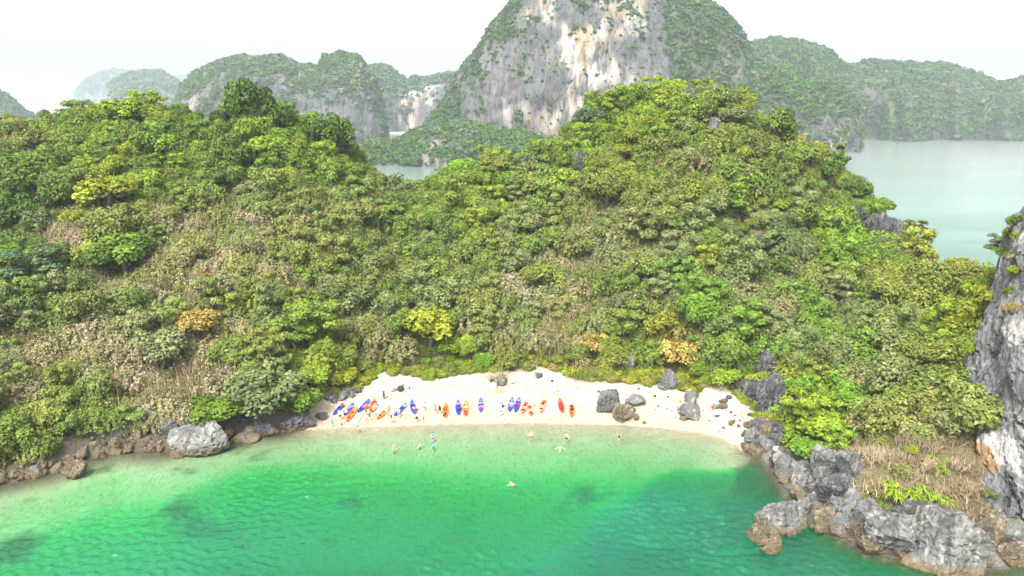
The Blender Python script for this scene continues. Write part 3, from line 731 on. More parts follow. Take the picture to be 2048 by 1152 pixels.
karst('pale_slope_mountain', [(-260, 300), (-200, 170), (-120, 140), (-40, 160), (0, 180), (22, 194), (48, 216), (78, 234), (96, 262), (100, 300)], 1120, 130, 120, 2.4, 8, 45, cols=110, rows=60, veg=2600, vs=(3, 6), seed=10)
karst('tiny_karst_island', [(36, 232), (46, 212), (60, 203), (74, 198), (86, 205), (93, 216), (97, 232)], 3900, 150, 120, 3.0, 8, 60, cols=40, rows=30, veg=0, seed=11)
karst('wooded_ridge_mountain', [(1400, 300), (1440, 130), (1490, 88), (1530, 81), (1560, 75), (1592, 74), (1625, 84), (1655, 100), (1690, 120), (1712, 126), (1740, 120), (1790, 119), (1840, 122), (1890, 128), (1925, 140), (1960, 151), (1990, 162), (2016, 156), (2050, 148), (2120, 140), (2240, 150), (2330, 200), (2420, 300)], 1130, 160, 130, 2.1, 13, 70,
      rock=[([(1725, 262), (2060, 262), (2060, 290), (1720, 290)], .2), ([(1720, 190), (1790, 180), (1760, 240), (1720, 240)], .2)], cols=260, rows=90, veg=9500, vs=(2.8, 6.0), seed=12, bays=.35, flute=3, rockiness=-.45,
      names=('deep', 'green', 'olive', 'teal', 'fresh', 'brown'), wts=(3, 3, 1.6, 2.6, .5, .7))
# pale strip of beach far up the strait
p0 = [at_z(780, 266, 0), at_z(845, 266, 0)]
m_ = plain('far_sand', (.6, .52, .42), .9, .1, .2)
xs = np.linspace(p0[0][0], p0[1][0], 14); V = []
for x in xs:
    q = 4 * math.sin(x * .3); V += [(x, 1245 + q, -.3), (x, 1262 + q, 1.4), (x, 1285, 3.0)]
obj('far_beach', mesh_np('far_beach', np.array(V), gridF(14, 3)[:, ::-1], None, True, m_), kind='structure')
# air: haze round everything
pm, nt, out = mat('haze')
pv = nt.nodes.new("ShaderNodeVolumePrincipled"); pv.inputs['Color'].default_value = (.635, .71, .785, 1); pv.inputs['Density'].default_value = .00016; pv.inputs['Anisotropy'].default_value = 0
nt.links.new(pv.outputs[0], out.inputs['Volume'])
hz = Parts(); hz.box((0, 0, 114), (6100, 6100, 122)); obj('haze', hz.mesh('haze', pm), kind='stuff')
# ------------------------------------------------------------------ limestone rocks
def ico(sub):
    import bmesh
    bm = bmesh.new(); bmesh.ops.create_icosphere(bm, subdivisions=sub, radius=1)
    V = np.array([v.co[:] for v in bm.verts]); F = np.array([[v.index for v in f.verts] for f in bm.faces]); bm.free(); return V, F
ICO = {s: ico(s) for s in (3, 4, 5, 6)}
def rock_mesh(name, seed, sub=4, planes=13, rough=.10, flute=.0, m=None, scale=(1, 1, 1), jag=.0):
    r = np.random.default_rng(seed); V, F = ICO[sub]; V = V.copy()
    n = sph(planes, r); n[:, 2] *= .8; n /= np.linalg.norm(n, axis=1, keepdims=True); d = r.uniform(.62, .95, planes)
    dots = V @ n.T; R = np.where(dots > 1e-3, d / np.maximum(dots, 1e-3), 9).min(1); R = np.minimum(R, 1.25)
    sc = np.array(scale, float) / np.mean(scale)
    q = V * R[:, None] * sc + r.uniform(-50, 50, 3)
    R = R * (1 + rough * fbm(q * 1.7, 4) + rough * .7 * fbm(q * 4.5, 3, True))
    if flute: R = R * (1 - flute * np.abs(fbm(q * [5, 5, .9], 3, True)) * (1 - np.abs(V[:, 2])))
    if jag: R = R * (1 + jag * np.maximum(fbm(q * 3.3 + 9, 3, True), 0) * np.clip(V[:, 2] + .2, 0, 1))
    vor = np.abs(fbm(q * 2.6 + 40, 2)); R = R * (1 - .07 * (vor < .05))
    return mesh_np(name, V * R[:, None] * scale, F, None, False, m or M_ROCK)
EXCL = []          # (x, y, r): nothing grows here
def px2m(p): return (p[1] * CP + (CAM_H - p[2]) * SP) / FPX
_rk = {}
def rock(px, py, wpx, hpx, label, m=None, seed=0, deep=.8, grow=.85, name='rock', cat='rock', group=None, sub=4, sink=.25, flute=0, jag=0, rough=.10, planes=13, tilt=.0, unique=False, water=False, extra=0):
    """px, py: the foot of the rock in the picture; width and visible height in picture pixels"""
    p = at_z(px, py, -.35) if water else ground(px, py)
    k = px2m(p); a = wpx * k / 2; h = hpx * k / 1.05
    m = m or M_ROCK; r = random.Random(seed * 13 + int(px))
    if unique or wpx > 44:
        me = rock_mesh(name, seed + int(px), sub if wpx < 90 else 5, planes, rough, flute, m, (a, a * deep, max(h / (1.55), .1)), jag); s = (1, 1, 1)
        hz_ = max(h / 1.55, .1)
    else:
        key = (m.name, seed % 6, sub)
        if key not in _rk: _rk[key] = rock_mesh(name, 300 + seed % 6 * 7, 3 if wpx < 26 else 4, 11, .13, 0, m)
        me = _rk[key]; hz_ = max(h / 1.55, .08); s = (a, a * deep, hz_)
    o = obj(name, me, None, (p[0], p[1] + a * deep * .55, p[2] + hz_ * (1 - 2 * sink) + extra), (r.uniform(-tilt, tilt), r.uniform(-tilt, tilt), r.uniform(0, 6.28) if not unique and wpx <= 44 else r.uniform(-.3, .3)), s,
            label=label, category=cat)
    if group: o['group'] = group
    EXCL.append((p[0], p[1] + a * deep * .5, max(a, a * deep) * grow))
    return o
# boulders on the sand
rock(1222, 824, 54, 44, 'big pale jagged boulder alone on the sand between the last kayak and the flat slab', seed=1, rough=.16, deep=.8, unique=True, cat='boulder', name='boulder')
rock(1271, 812, 36, 20, 'flat smooth grey slab on the sand behind the big jagged boulder', seed=2, deep=.9, unique=True, rough=.05, planes=9, cat='boulder', name='boulder')
rock(1243, 843, 40, 24, 'weedy brown knobbly rock at the waterline below the big jagged boulder', M_BROWNROCK, 3, unique=True, rough=.25, jag=.4)
rock(1272, 841, 14, 12, 'small pointed brown rock at the waterline beside the weedy knobbly rock', M_BROWNROCK, 4)
rock(1289, 848, 9, 5, 'smallest weedy stone at the end of the brown waterline rocks', M_BROWNROCK, 5)
rock(1265, 826, 24, 9, 'low tan ledge half buried between the slab and the weedy rock', M_BROWNROCK, 6)
rock(1342, 776, 42, 36, 'pale boulder overhanging dark shade under the bushes behind the beach', seed=7, deep=.7, unique=True, rough=.14, cat='boulder', name='boulder')
rock(1326, 779, 34, 9, 'low grey ledge at the foot of the overhanging pale boulder', seed=8, deep=.6)
rock(1384, 808, 24, 28, 'upright grey rock on the sand behind the split boulder', seed=9, deep=.8, unique=True)
rock(1386, 836, 46, 24, 'split grey boulder with a dark cleft on the far end of the sand', seed=10, deep=.8, unique=True, rough=.2, cat='boulder', name='boulder')
rock(1368, 842, 18, 10, 'flat brown rock leaning on the split boulder', M_BROWNROCK, 11)
rock(1378, 815, 20, 6, 'thin brown stone between the upright rock and the split boulder', M_BROWNROCK, 12)
rock(1252, 740, 54, 34, 'grey boulder half hidden by yellow bushes at the back of the beach', seed=13, deep=.7, unique=True, grow=.5, cat='boulder', name='boulder')
rock(1077, 757, 17, 15, 'round grey boulder at the back of the beach behind the bikini walker', seed=14, cat='boulder', name='boulder')
rock(645, 840, 24, 17, 'dark boulder alone on the sand below the rocks with the red shirt', M_DARKROCK, 15, cat='boulder', name='boulder')
for i, (a, b, w_, h_) in enumerate([(662, 805, 30, 18), (681, 798, 26, 16), (704, 796, 14, 12), (652, 800, 26, 14), (692, 790, 18, 12), (716, 786, 16, 10), (670, 790, 20, 14)]):
    rock(a, b, w_, h_, ['widest grey rock at the bush edge where a red shirt shows', 'grey rock next to the person in the red shirt', 'small rounded pale stone above the blue kayaks at the bush edge', 'outer grey rock under the low bush by the kayaks', 'small dark stone between the red shirt and the pale stone',
         'last dark stone of the row under the bush above the kayaks', 'grey stone under the bush behind the red shirt'][i], M_DARKROCK if i in (3, 4, 5) else M_ROCK, 20 + i, grow=.3)
rock(985, 778, 14, 13, 'white rounded rock in the driftwood heap at the back of the beach', plain('pale_rock', (.5, .48, .45), .9), 33)
rock(1003, 772, 22, 16, 'grey rock under the dry tuft in the driftwood heap', seed=34)
STODO = []
for i, (a, b, w_) in enumerate([(1105, 764, 8), (1198, 785, 8), (1277, 779, 7), (1310, 794, 8), (1336, 795, 6), (1317, 813, 6), (1334, 819, 5), (1357, 817, 9), (1311, 820, 4), (1344, 823, 4), (1447, 818, 26), (1450, 806, 20), (1436, 834, 12), (1430, 833, 6), (1467, 848, 18), (1478, 854, 9), (1419, 843, 6),
                               (1448, 858, 9), (1396, 816, 9), (1361, 804, 4), (1290, 773, 6), (1155, 776, 4), (1440, 865, 6), (1480, 842, 6), (1463, 826, 7), (1406, 822, 5), (1351, 836, 5), (1500, 832, 12), (1470, 832, 6), (1378, 788, 6), (1458, 798, 14), (1300, 787, 4), (1217, 780, 6)]):
    wh = min([(math.hypot(a - x_, b - y_), n_) for x_, y_, n_ in ((1222, 810, 'the big jagged boulder'), (1271, 805, 'the flat grey slab'), (1342, 765, 'the overhanging pale boulder'), (1386, 825, 'the split boulder'), (1434, 825, 'the white sack'), (1116, 780, 'the walker in the bikini'), (1490, 860, 'the rock jumble'))])[1]
    lab = f'{"tiny" if w_ < 6 else "small" if w_ < 9 else "low"} {"brown" if i % 3 else "dark"} {"stone" if w_ < 9 else "rock"} on the sand near {wh}'
    o_ = rock(a, b, w_, w_ * .45, lab, M_BROWNROCK if i % 3 else M_DARKROCK, 40 + i, name='stone' if w_ < 9 else 'rock', group='small stones on the sand' if w_ < 9 else 'low rocks on the rocky end of the sand', grow=.2, sub=3)
    STODO.append((o_, lab, a, b))
tell_apart(STODO)
# rocks at the far end of the beach, by the water
BTODO = []
RB = [(1505, 858, 26, 22, 'brown'), (1524, 850, 22, 18, 'brown'), (1517, 866, 34, 26, 'dark'), (1535, 874, 30, 26, 'brown'), (1508, 884, 40, 30, 'grey'), (1533, 902, 44, 34, 'grey'), (1497, 905, 30, 24, 'brown'), (1512, 914, 36, 26, 'brown'), (1555, 892, 36, 30, 'dark'), (1558, 915, 30, 20, 'brown'), (1575, 938, 40, 34, 'dark'), (1490, 870, 14, 10, 'brown'), (1545, 860, 30, 24, 'dark'), (1562, 872, 30, 26, 'dark')]
for i, (a, b, w_, h_, c) in enumerate(RB):
    lab = f'{c} jagged rock in the jumble where the sand ends'
    o_ = rock(a, b, w_, h_, lab, dict(brown=M_BROWNROCK, dark=M_DARKROCK, grey=M_ROCK)[c], 80 + i, group=f'{c} rocks where the sand ends', unique=w_ > 33, rough=.18, sink=.3)
    BTODO.append((o_, lab, a, b))
tell_apart(BTODO)
# dark cliffs behind the far end of the beach
DK = [(1545, 838, 74, 84, 'tall dark cliff hung with bushes above the far end of the beach'), (1585, 866, 56, 70, 'dark fluted rock wall next to the tall dark cliff, nearest the water'), (1508, 806, 46, 46, 'dark rock wall under yellow-green bushes at the back corner of the beach'), (1528, 748, 70, 42, 'broad dark outcrop in the bushes above the far end of the beach'),
      (1478, 782, 28, 22, 'small grey outcrop at the bush edge at the back corner of the beach'), (1600, 742, 46, 34, 'dark outcrop half hidden in the bushes uphill of the tall dark cliff'), (1552, 694, 30, 30, 'dark rock in the leaves uphill of the broad dark outcrop'), (1642, 768, 34, 26, 'dark rock in the leaves towards the great cliff'), (1795, 740, 40, 30, 'dark rock in the shadowed leaves below the olive tree by the great cliff')]
for i, (a, b, w_, h_, l) in enumerate(DK):
    rock(a, b, w_, h_ * .92, l, M_DARKROCK, 100 + i, name='rock_outcrop', cat='rock outcrop', unique=True, flute=.25, jag=.2, rough=.16, deep=.8, sub=5, grow=.45)
# outcrops on the hills
HK = [(1378, 224, 44, 30, 'dark split outcrop among the shrubs just below the hilltop'), (1330, 200, 30, 18, 'grey rock among shrubs on the hilltop beside the dark split outcrop'), (1427, 266, 24, 24, 'pale grey rock under the grey-green tree below the hilltop'), (1680, 462, 44, 44, 'brown-grey crag starting the row on the far slope above the open water'),
      (1716, 470, 46, 44, 'second dark crag in the row on the slope above the open water'), (1752, 486, 44, 46, 'third dark crag in the row, broken by cracks, above the open water'), (1784, 494, 40, 40, 'last dark crag in the row, lowest, next to the leaning tree'), (1524, 502, 26, 32, 'single grey rock among pale green shrubs on the middle slope'), (1656, 508, 14, 18, 'small dark rock among shrubs below the row of crags'),
      (66, 252, 16, 14, 'small black rock sticking out of the crest beside the pale far slope'), (1332, 495, 10, 12, 'small white rock on the middle of the slope'), (1276, 640, 26, 34, 'grey rock face under hanging creepers above the beach'), (1165, 352, 34, 40, 'grey rock face behind hanging stems under the olive tree')]
for i, (a, b, w_, h_, l) in enumerate(HK):
    rock(a, b, w_, h_, l, M_DARKROCK if i not in (2, 10) else M_ROCK, 120 + i, name='rock_outcrop', cat='rock outcrop', unique=True, flute=.2, jag=.3, rough=.2, deep=.7, sub=5, grow=.5, sink=.2, extra=.5 if i not in (9, 10) else 1.5)
# the near headland's rocky shore
SH = [(1576, 1062, 102, 66, 'grey', 'big pale flat-topped boulder standing in the water off the headland', 1), (1531, 1090, 78, 44, 'tan', 'tan flat boulder low in the water beside the big pale boulder', 1), (1610, 1030, 42, 30, 'grey', 'small grey boulder wedged behind the big pale boulder', 1), (1545, 1112, 46, 26, 'tan', 'brown submerged ledge under the tan flat boulder', 1),
      (1632, 1062, 26, 18, 'tan', 'brown stone between the big pale boulder and the shore', 1),
      (1581, 958, 64, 50, 'grey', 'grey shore slab below the bright green bush', 0), (1614, 985, 56, 44, 'grey', 'grey sharp shore rock next to the slab below the bright green bush', 0), (1664, 948, 64, 52, 'grey', 'grey weathered block above the shore under the bright green bush', 0), (1702, 950, 48, 62, 'grey', 'upright grey block beside the dry grass on the headland', 0),
      (1676, 1006, 92, 58, 'dark', 'smooth dark grey boulder sitting above the shore rocks', 0), (1682, 1030, 76, 34, 'grey', 'ribbed pale rock ledge under the smooth dark boulder', 0), (1655, 1062, 50, 44, 'tan', 'tan rounded shore rock at the water below the ribbed ledge', 0), (1688, 1074, 52, 46, 'grey', 'pale rounded shore rock next to the tan one', 0), (1716, 1084, 58, 54, 'tan', 'brown-footed shore rock before the great grey bluff', 0),
      (1735, 1058, 70, 60, 'grey', 'grey cracked rock above the brown-footed shore rock', 0), (1795, 1112, 124, 104, 'grey', 'great cracked grey bluff at the water, first of two', 0), (1905, 1138, 178, 150, 'grey', 'great grey bluff at the water with a brown tide line, largest of all', 0), (1850, 1060, 110, 60, 'dark', 'dark grey rock crest between the two great bluffs', 0), (1750, 1108, 50, 40, 'tan', 'brown knob at the water between shore rocks and bluff', 0), (1985, 1085, 60, 50, 'tan', 'brown rock at the mouth of the cave under the great cliff', 0),
      (1596, 985, 26, 22, 'tan', 'brown stone at the water under the grey shore slab', 0), (1570, 968, 24, 20, 'tan', 'small brown stone at the water nearest the beach end of the shore slab', 0), (1625, 1010, 30, 24, 'tan', 'brown stone at the water under the sharp shore rock', 0), (1555, 935, 34, 28, 'dark', 'dark stone between the beach jumble and the grey shore slab', 0),
      (1640, 1010, 40, 34, 'grey', 'grey stone under the smooth dark boulder towards the beach', 0), (2028, 1128, 70, 40, 'tan', 'brown ledge below the cave at the picture corner', 0)]
for i, (a, b, w_, h_, c, l, wt) in enumerate(SH):
    big = w_ > 90
    rock(a, b, w_, h_, l, dict(tan=M_BROWNROCK, dark=M_DARKROCK, grey=M_ROCK)[c], 150 + i, unique=True, rough=.15 if i else .09, planes=15 if i else 9, flute=.16 if big and i else 0, jag=.12 if i else .04, deep=.75, sub=5 if w_ > 55 else 4, sink=.3 if not wt else .3, water=bool(wt), name='boulder' if wt or 'boulder' in l else 'rock', cat='boulder' if wt or 'boulder' in l else 'rock', grow=.95)
LTODO = []
rl = random.Random(21)
for i in range(46):
    t_ = rl.random(); cx_ = 1565 + t_ * 425; cy_ = float(np.interp(cx_, [1535, 1560, 1590, 1640, 1690, 1740, 1830, 1900, 1985], [915, 958, 990, 1040, 1072, 1100, 1120, 1136, 1130])); up = rl.random() ** 1.2
    w_ = rl.uniform(18, 40); c = 'brown' if up < .3 else 'grey'
    wh = 'below the bright green bush' if cx_ < 1650 else 'by the smooth dark boulder' if cx_ < 1730 else 'by the first great bluff' if cx_ < 1830 else 'by the largest bluff'
    lab = f'{"large" if w_ > 29 else "small"} {c} ledge rock on the headland shore {wh}'
    o_ = rock(cx_ + up * 60, cy_ + 4 - up * 62, w_, w_ * rl.uniform(.55, .95), lab, M_BROWNROCK if c == 'brown' else (M_ROCK if rl.random() < .7 else M_DARKROCK), 400 + i, group='ledge rocks ' + wh, sink=.3, tilt=.35, grow=.5)
    LTODO.append((o_, lab, cx_ + up * 60, cy_ - up * 62))
tell_apart(LTODO)
# rubble along the wooded shore on the other side
rock(396, 902, 108, 54, 'large smooth pale boulder at the water under the wide green bush', seed=200, unique=True, planes=9, rough=.06, deep=.7, cat='boulder', name='boulder', grow=.7)
rock(292, 846, 56, 40, 'grey overhanging rock with black shade above the brown rubble', seed=201, unique=True, rough=.14, grow=.4, cat='rock outcrop', name='rock_outcrop')
rock(238, 868, 50, 38, 'grey rock face among dry scrub above the brown rubble', seed=202, unique=True, flute=.2, grow=.4, cat='rock outcrop', name='rock_outcrop')
rock(330, 872, 50, 36, 'dark rock between the overhanging rock and the large smooth boulder', M_DARKROCK, 203, unique=True)
rock(588, 862, 66, 36, 'dark ledge under the bush where the sand begins', M_DARKROCK, 204, unique=True, rough=.2, grow=.4)
rock(520, 874, 50, 24, 'dark shaded rock at the water under the wide green bush', M_DARKROCK, 205, unique=True, grow=.4)
rock(484, 886, 50, 18, 'low black rock at the water next to the large smooth boulder', M_DARKROCK, 206, unique=True, grow=.4)
rock(146, 960, 40, 36, 'rust-brown boulder standing in the shallow water before the rubble', M_BROWNROCK, 207, water=True, unique=True, cat='boulder', name='boulder', rough=.2)
rock(73, 960, 34, 26, 'grey-brown boulder in the shallow water close to the picture edge', M_ROCK, 208, water=True, unique=True, cat='boulder', name='boulder')
rock(412, 912, 22, 15, 'brown boulder in the shallow water off the large smooth boulder', M_BROWNROCK, 209, water=True, cat='boulder', name='boulder')
rock(352, 920, 30, 16, 'brown flat rock at the water beside the large smooth boulder', M_BROWNROCK, 210, water=True)
RTODO = []
rr = random.Random(9)
RX = [c[0] for c in coast_px[:11]]; RY = [c[1] for c in coast_px[:11]]
for i in range(84):
    x = rr.uniform(-20, 385) if i < 70 else rr.uniform(430, 560); yc = np.interp(x, RX, RY); up = rr.random() ** 1.3
    w_ = rr.uniform(11, 34); y = yc + 6 - up * (46 if 150 < x < 380 else 30)
    c = 'brown' if rr.random() < .72 else 'dark'
    wh = 'beyond the rust-brown boulder' if x < 130 else 'by the rust-brown boulder' if x < 230 else 'below the overhanging rock' if x < 400 else 'under the wide green bush'
    lab = f'{"large" if w_ > 24 else "small"} {c} shore rubble rock {wh}'
    o_ = rock(x, y, w_, w_ * rr.uniform(.5, .8), lab, M_BROWNROCK if c == 'brown' else M_DARKROCK, 220 + i, group='rubble rocks ' + wh, sink=.3, tilt=.3, grow=.12)
    RTODO.append((o_, lab, x, y))
tell_apart(RTODO)

# ------------------------------------------------------------------ the great cliff at the headland
def catmull(P, n):
    P = np.asarray(P, float); k = len(P); t = np.linspace(0, k - 1, n); i = np.clip(t.astype(int), 0, k - 2); f = (t - i).reshape((-1,) + (1,) * (P.ndim - 1))
    g_ = lambda j: P[np.clip(j, 0, k - 1)]
    a, b, c, d = g_(i - 1), g_(i), g_(i + 1), g_(i + 2)
    return .5 * (2 * b + (c - a) * f + (2 * a - 5 * b + 4 * c - d) * f * f + (3 * b - a - 3 * c + d) * f ** 3)
cb = [(1985, 640, 102), (1960, 730, 90), (1898, 880, 80), (1924, 930, 74.2), (1938, 978, 70), (1968, 1025, 66), (2025, 1092, 62), (2140, 1180, 57), (2300, 1300, 51)]
ct = [(2028, 445, 104), (2040, 412, 98), (2075, 385, 91), (2110, 360, 87), (2140, 350, 84), (2190, 330, 79), (2260, 300, 74), (2400, 280, 68), (2640, 200, 62)]
G = []
bul = [0] * 9
for (a, b) in zip(cb, ct):
    p, q = at_y(*a), at_y(*b); n_ = np.array([-.8, -.55, .1]); j = len(G)
    col = [p + [2, 1, -7], p + [.4, .2, -.6]] + [p * (1 - t) + q * t + n_ * s for t, s in ((.14, -.5), (.3, .8), (.45, 1.2), (.6, 1.0), (.75, 1.7), (.9, 1.0))] + [q + [1.5, .5, .6], q + [8, 3, 1.0], q + [22, 6, -4], q + [36, 12, -30]]
    G.append(col)
G = np.array(G); G = catmull(G, 230); G = np.swapaxes(catmull(np.swapaxes(G, 0, 1), 210), 0, 1)
du, dv = np.gradient(G, axis=0), np.gradient(G, axis=1); Nn = np.cross(du, dv); Nn /= np.linalg.norm(Nn, axis=-1, keepdims=True)
if Nn[100, 90, 0] > 0: Nn = -Nn
q = G.copy(); th = .55; q2 = np.stack([q[..., 1] * .8 + q[..., 2] * .55, q[..., 0], q[..., 2] * .8 - q[..., 1] * .55], -1)     # strata dip across the face
d = 1.3 * fbm(q / 7.0, 4) + 1.0 * np.round(fbm(q2 / [9, 9, 3.2] + 3, 2) * 4) / 4 + .25 * fbm(q / [1.3, 1.3, 5.0] + 7, 3, True) - .9 * (np.abs(fbm(q2 / [4.5, 6, 2.2] + 11, 3)) < .035) + .12 * fbm(q / .6, 3)
cave = np.exp(-(((G[..., 2] - 1.5) / 3.2) ** 2)) * np.exp(-(((G[..., 1] - 61) / 3.0) ** 2))
G = G + Nn * (d - 2.4 * cave)[..., None]
gx_, gy_, _ = proj(G); wob = fbm(G / 3.0 + 60, 3) * 26
och = np.maximum(inpoly(gx_ + wob, gy_ + wob, [(1932, 885), (1975, 890), (1998, 935), (1960, 960), (1930, 950)]) * 1.0, inpoly(gx_ + wob, gy_ + wob, [(1980, 1045), (2070, 1060), (2080, 1130), (1990, 1110)]) * 1.0)
pal_ = np.maximum(inpoly(gx_ + wob, gy_ + wob, [(1925, 810), (1960, 800), (2030, 880), (2048, 960), (1990, 920), (1930, 870)]) * 1.0, inpoly(gx_ + wob, gy_ + wob, [(2005, 640), (2060, 640), (2060, 700), (2010, 690)]) * .8)
obj('sea_cliff', mesh_np('sea_cliff', G.reshape(-1, 3), gridF(230, 210), {'ochre': och.ravel(), 'pale': pal_.ravel()}, False, M_CLIFF), kind='structure')
CLIFF_BASE = [tuple(at_y(*a)[:2]) for a in cb]
CLIFF_G = G
# ------------------------------------------------------------------ the wood on the near island
PN = ('dark', 'deep', 'green', 'fresh', 'bright', 'yellow', 'olive', 'sage', 'teal', 'brown', 'pink', 'ochre')
ZONES = [(40, 300, 'olive1 ochre.6 green1 brown.6'), (60, 370, 'deep3 green2 teal1'), (40, 420, 'deep3 dark1 green1'), (210, 380, 'yellow2 bright2 green1'), (270, 220, 'bright1.5 yellow1 green2 olive1'), (160, 260, 'olive1 green1.5 bright1 deep.6'),
         (400, 270, 'green2 deep1.5 bright.8'), (490, 220, 'dark1.5 deep2 green1'), (540, 290, 'bright2 green1.5 yellow.6'), (330, 330, 'green2 deep1 bright.8 olive.8'), (620, 300, 'green1.5 bright1 deep1'), (700, 330, 'bright1 green2 olive1'), (430, 380, 'green1.5 olive1 brown.5 deep1'),
         (250, 480, 'brown1.2 olive1.2 green1.5 deep.6'), (380, 540, 'pink1.6 brown1.4 olive1.5'), (120, 460, 'brown1.6 pink1 sage1'), (60, 550, 'deep1.5 teal1.5 green1'), (450, 480, 'pink1.2 olive1.5 brown1 green.6'), (560, 430, 'olive1.4 sage1 green1 pink.8'), (700, 430, 'olive1.2 sage1 green1 pink.6 brown.5'),
         (150, 620, 'sage1.4 olive1 green1 pink.7'), (60, 680, 'olive1 brown1.1 sage1 green.6'), (60, 800, 'green1.6 olive1 bright.6 brown.5 deep.6'), (170, 840, 'green1.4 olive1 fresh.6 brown.6'), (270, 740, 'pink1.8 brown1.8 olive.4'), (380, 745, 'brown2 pink1 olive.5'), (330, 690, 'brown1.2 sage1 green1'),
         (530, 640, 'olive1.2 green1.4 yellow.6 sage.6'), (600, 720, 'bright1.6 yellow1 green1 olive.5'), (520, 700, 'olive1 green1 brown.8'), (800, 420, 'sage1.4 green1.4 olive.8'), (860, 380, 'green1.5 bright1 olive1'), (950, 440, 'yellow1.2 green1 bright1 olive1 sage.6'), (900, 480, 'teal1 deep1 sage1 green.6'),
         (1100, 500, 'olive1 sage1.2 green1 pink.5'), (1230, 480, 'sage1.3 olive1 pink.9 green.7'), (700, 600, 'olive1.2 sage1 green1.2 brown.4'), (850, 560, 'green1.3 olive1 bright.5 sage1'), (1000, 600, 'green1.2 olive1 pink.6 sage.6'), (1120, 650, 'brown1.2 olive1 green1 pink.5'), (1040, 690, 'pink.8 olive1 green1'),
         (1400, 600, 'sage1.2 green1.2 fresh1'), (1260, 590, 'sage1.4 olive1 green.6 brown.4'), (1300, 340, 'green1.3 olive1.2 yellow.6 brown.5'), (1200, 300, 'olive1.3 bright1 green1'), (1300, 230, 'bright1.5 yellow.8 green1.5'), (1430, 220, 'bright1.2 yellow1 green1 sage.7'), (1430, 330, 'olive1.6 green1 brown.5'), (1550, 310, 'olive1.3 yellow.8 green1 brown.6'), (1480, 420, 'green1.3 olive1 yellow.5 sage.6'),
         (1600, 400, 'green1.2 deep1 sage1 olive.6'), (1740, 420, 'green1.4 sage1 deep1 bright.5'), (1560, 480, 'green1 sage1.4 deep.6'), (1700, 500, 'fresh1.5 bright1 green1'), (1850, 560, 'olive1.5 yellow1 brown.8'), (1640, 560, 'brown1 sage1.2 olive1'), (1600, 640, 'fresh1.3 green1 sage1'), (1450, 660, 'fresh1 green1.4 sage.8'),
         (1750, 700, 'fresh1 sage1.4 green1 olive.7'), (1900, 620, 'yellow1.2 bright1 olive1 green.6'), (1640, 840, 'bright1.6 fresh1.3 yellow.6'), (1800, 760, 'sage1 olive1.2 brown.6 fresh.6'), (1780, 880, 'brown1.4 olive1 bright.5'), (1850, 950, 'pink1.4 brown1.8 ochre.4'), (1250, 700, 'green1.2 yellow.8 ochre.6 olive.6'), (1350, 720, 'ochre.8 yellow1 green1'),
         (900, 730, 'green1.4 bright1 olive.7'), (1150, 720, 'olive1 ochre.7 green1 brown.6'), (750, 720, 'green1 bright1 olive1 brown.5')]
def _zw():
    Z = np.zeros((len(ZONES), len(PN)))
    import re
    for i, (_, _, s) in enumerate(ZONES):
        for t in s.split():
            k, v = re.match(r'([a-z]+)([\d.]+)', t).groups(); Z[i, PN.index(k)] = float(v) * (1.75 if k in ('brown', 'pink') else 1)
    return np.array([(a, b) for a, b, _ in ZONES], float), Z / Z.sum(1, keepdims=True)
ZP, ZW = _zw()
def zone_weights(px, py):
    d2 = ((px[:, None] - ZP[:, 0]) / 1.25) ** 2 + (py[:, None] - ZP[:, 1]) ** 2
    k = 1 / (d2 + 900) ** 1.8
    return (k @ ZW) / k.sum(1, keepdims=True)

def make_tree(p, R, hk, mesh, tint, zs=1.0, label='', cat='tree', group=None, name=None, rz=0.0, trunk=True, tilt=(0, 0)):
    """a tree: empty at its foot > crown, trunk;  R crown radius, hk height of the crown's underside in crown radii"""
    t = empty(name or 'broadleaf_tree', tuple(p), (tilt[0], tilt[1], rz), (R, R, R), label=label, category=cat)
    if group: t['group'] = group
    c = obj('crown', mesh, t, (0, 0, hk), (0, 0, 0), (1, 1, zs)); c['tint'] = [float(q) for q in tint]; t['tint'] = c['tint']
    if trunk:
        k = obj('trunk', TRUNK[int(rz * 10) % 3], t, (0, 0, 0), (0, 0, 0), (1, 1, max(hk + .25, .3))); k['tint'] = c['tint']
    return t
LAND = []        # named trees: (px, py, phrase) used to say where the others stand
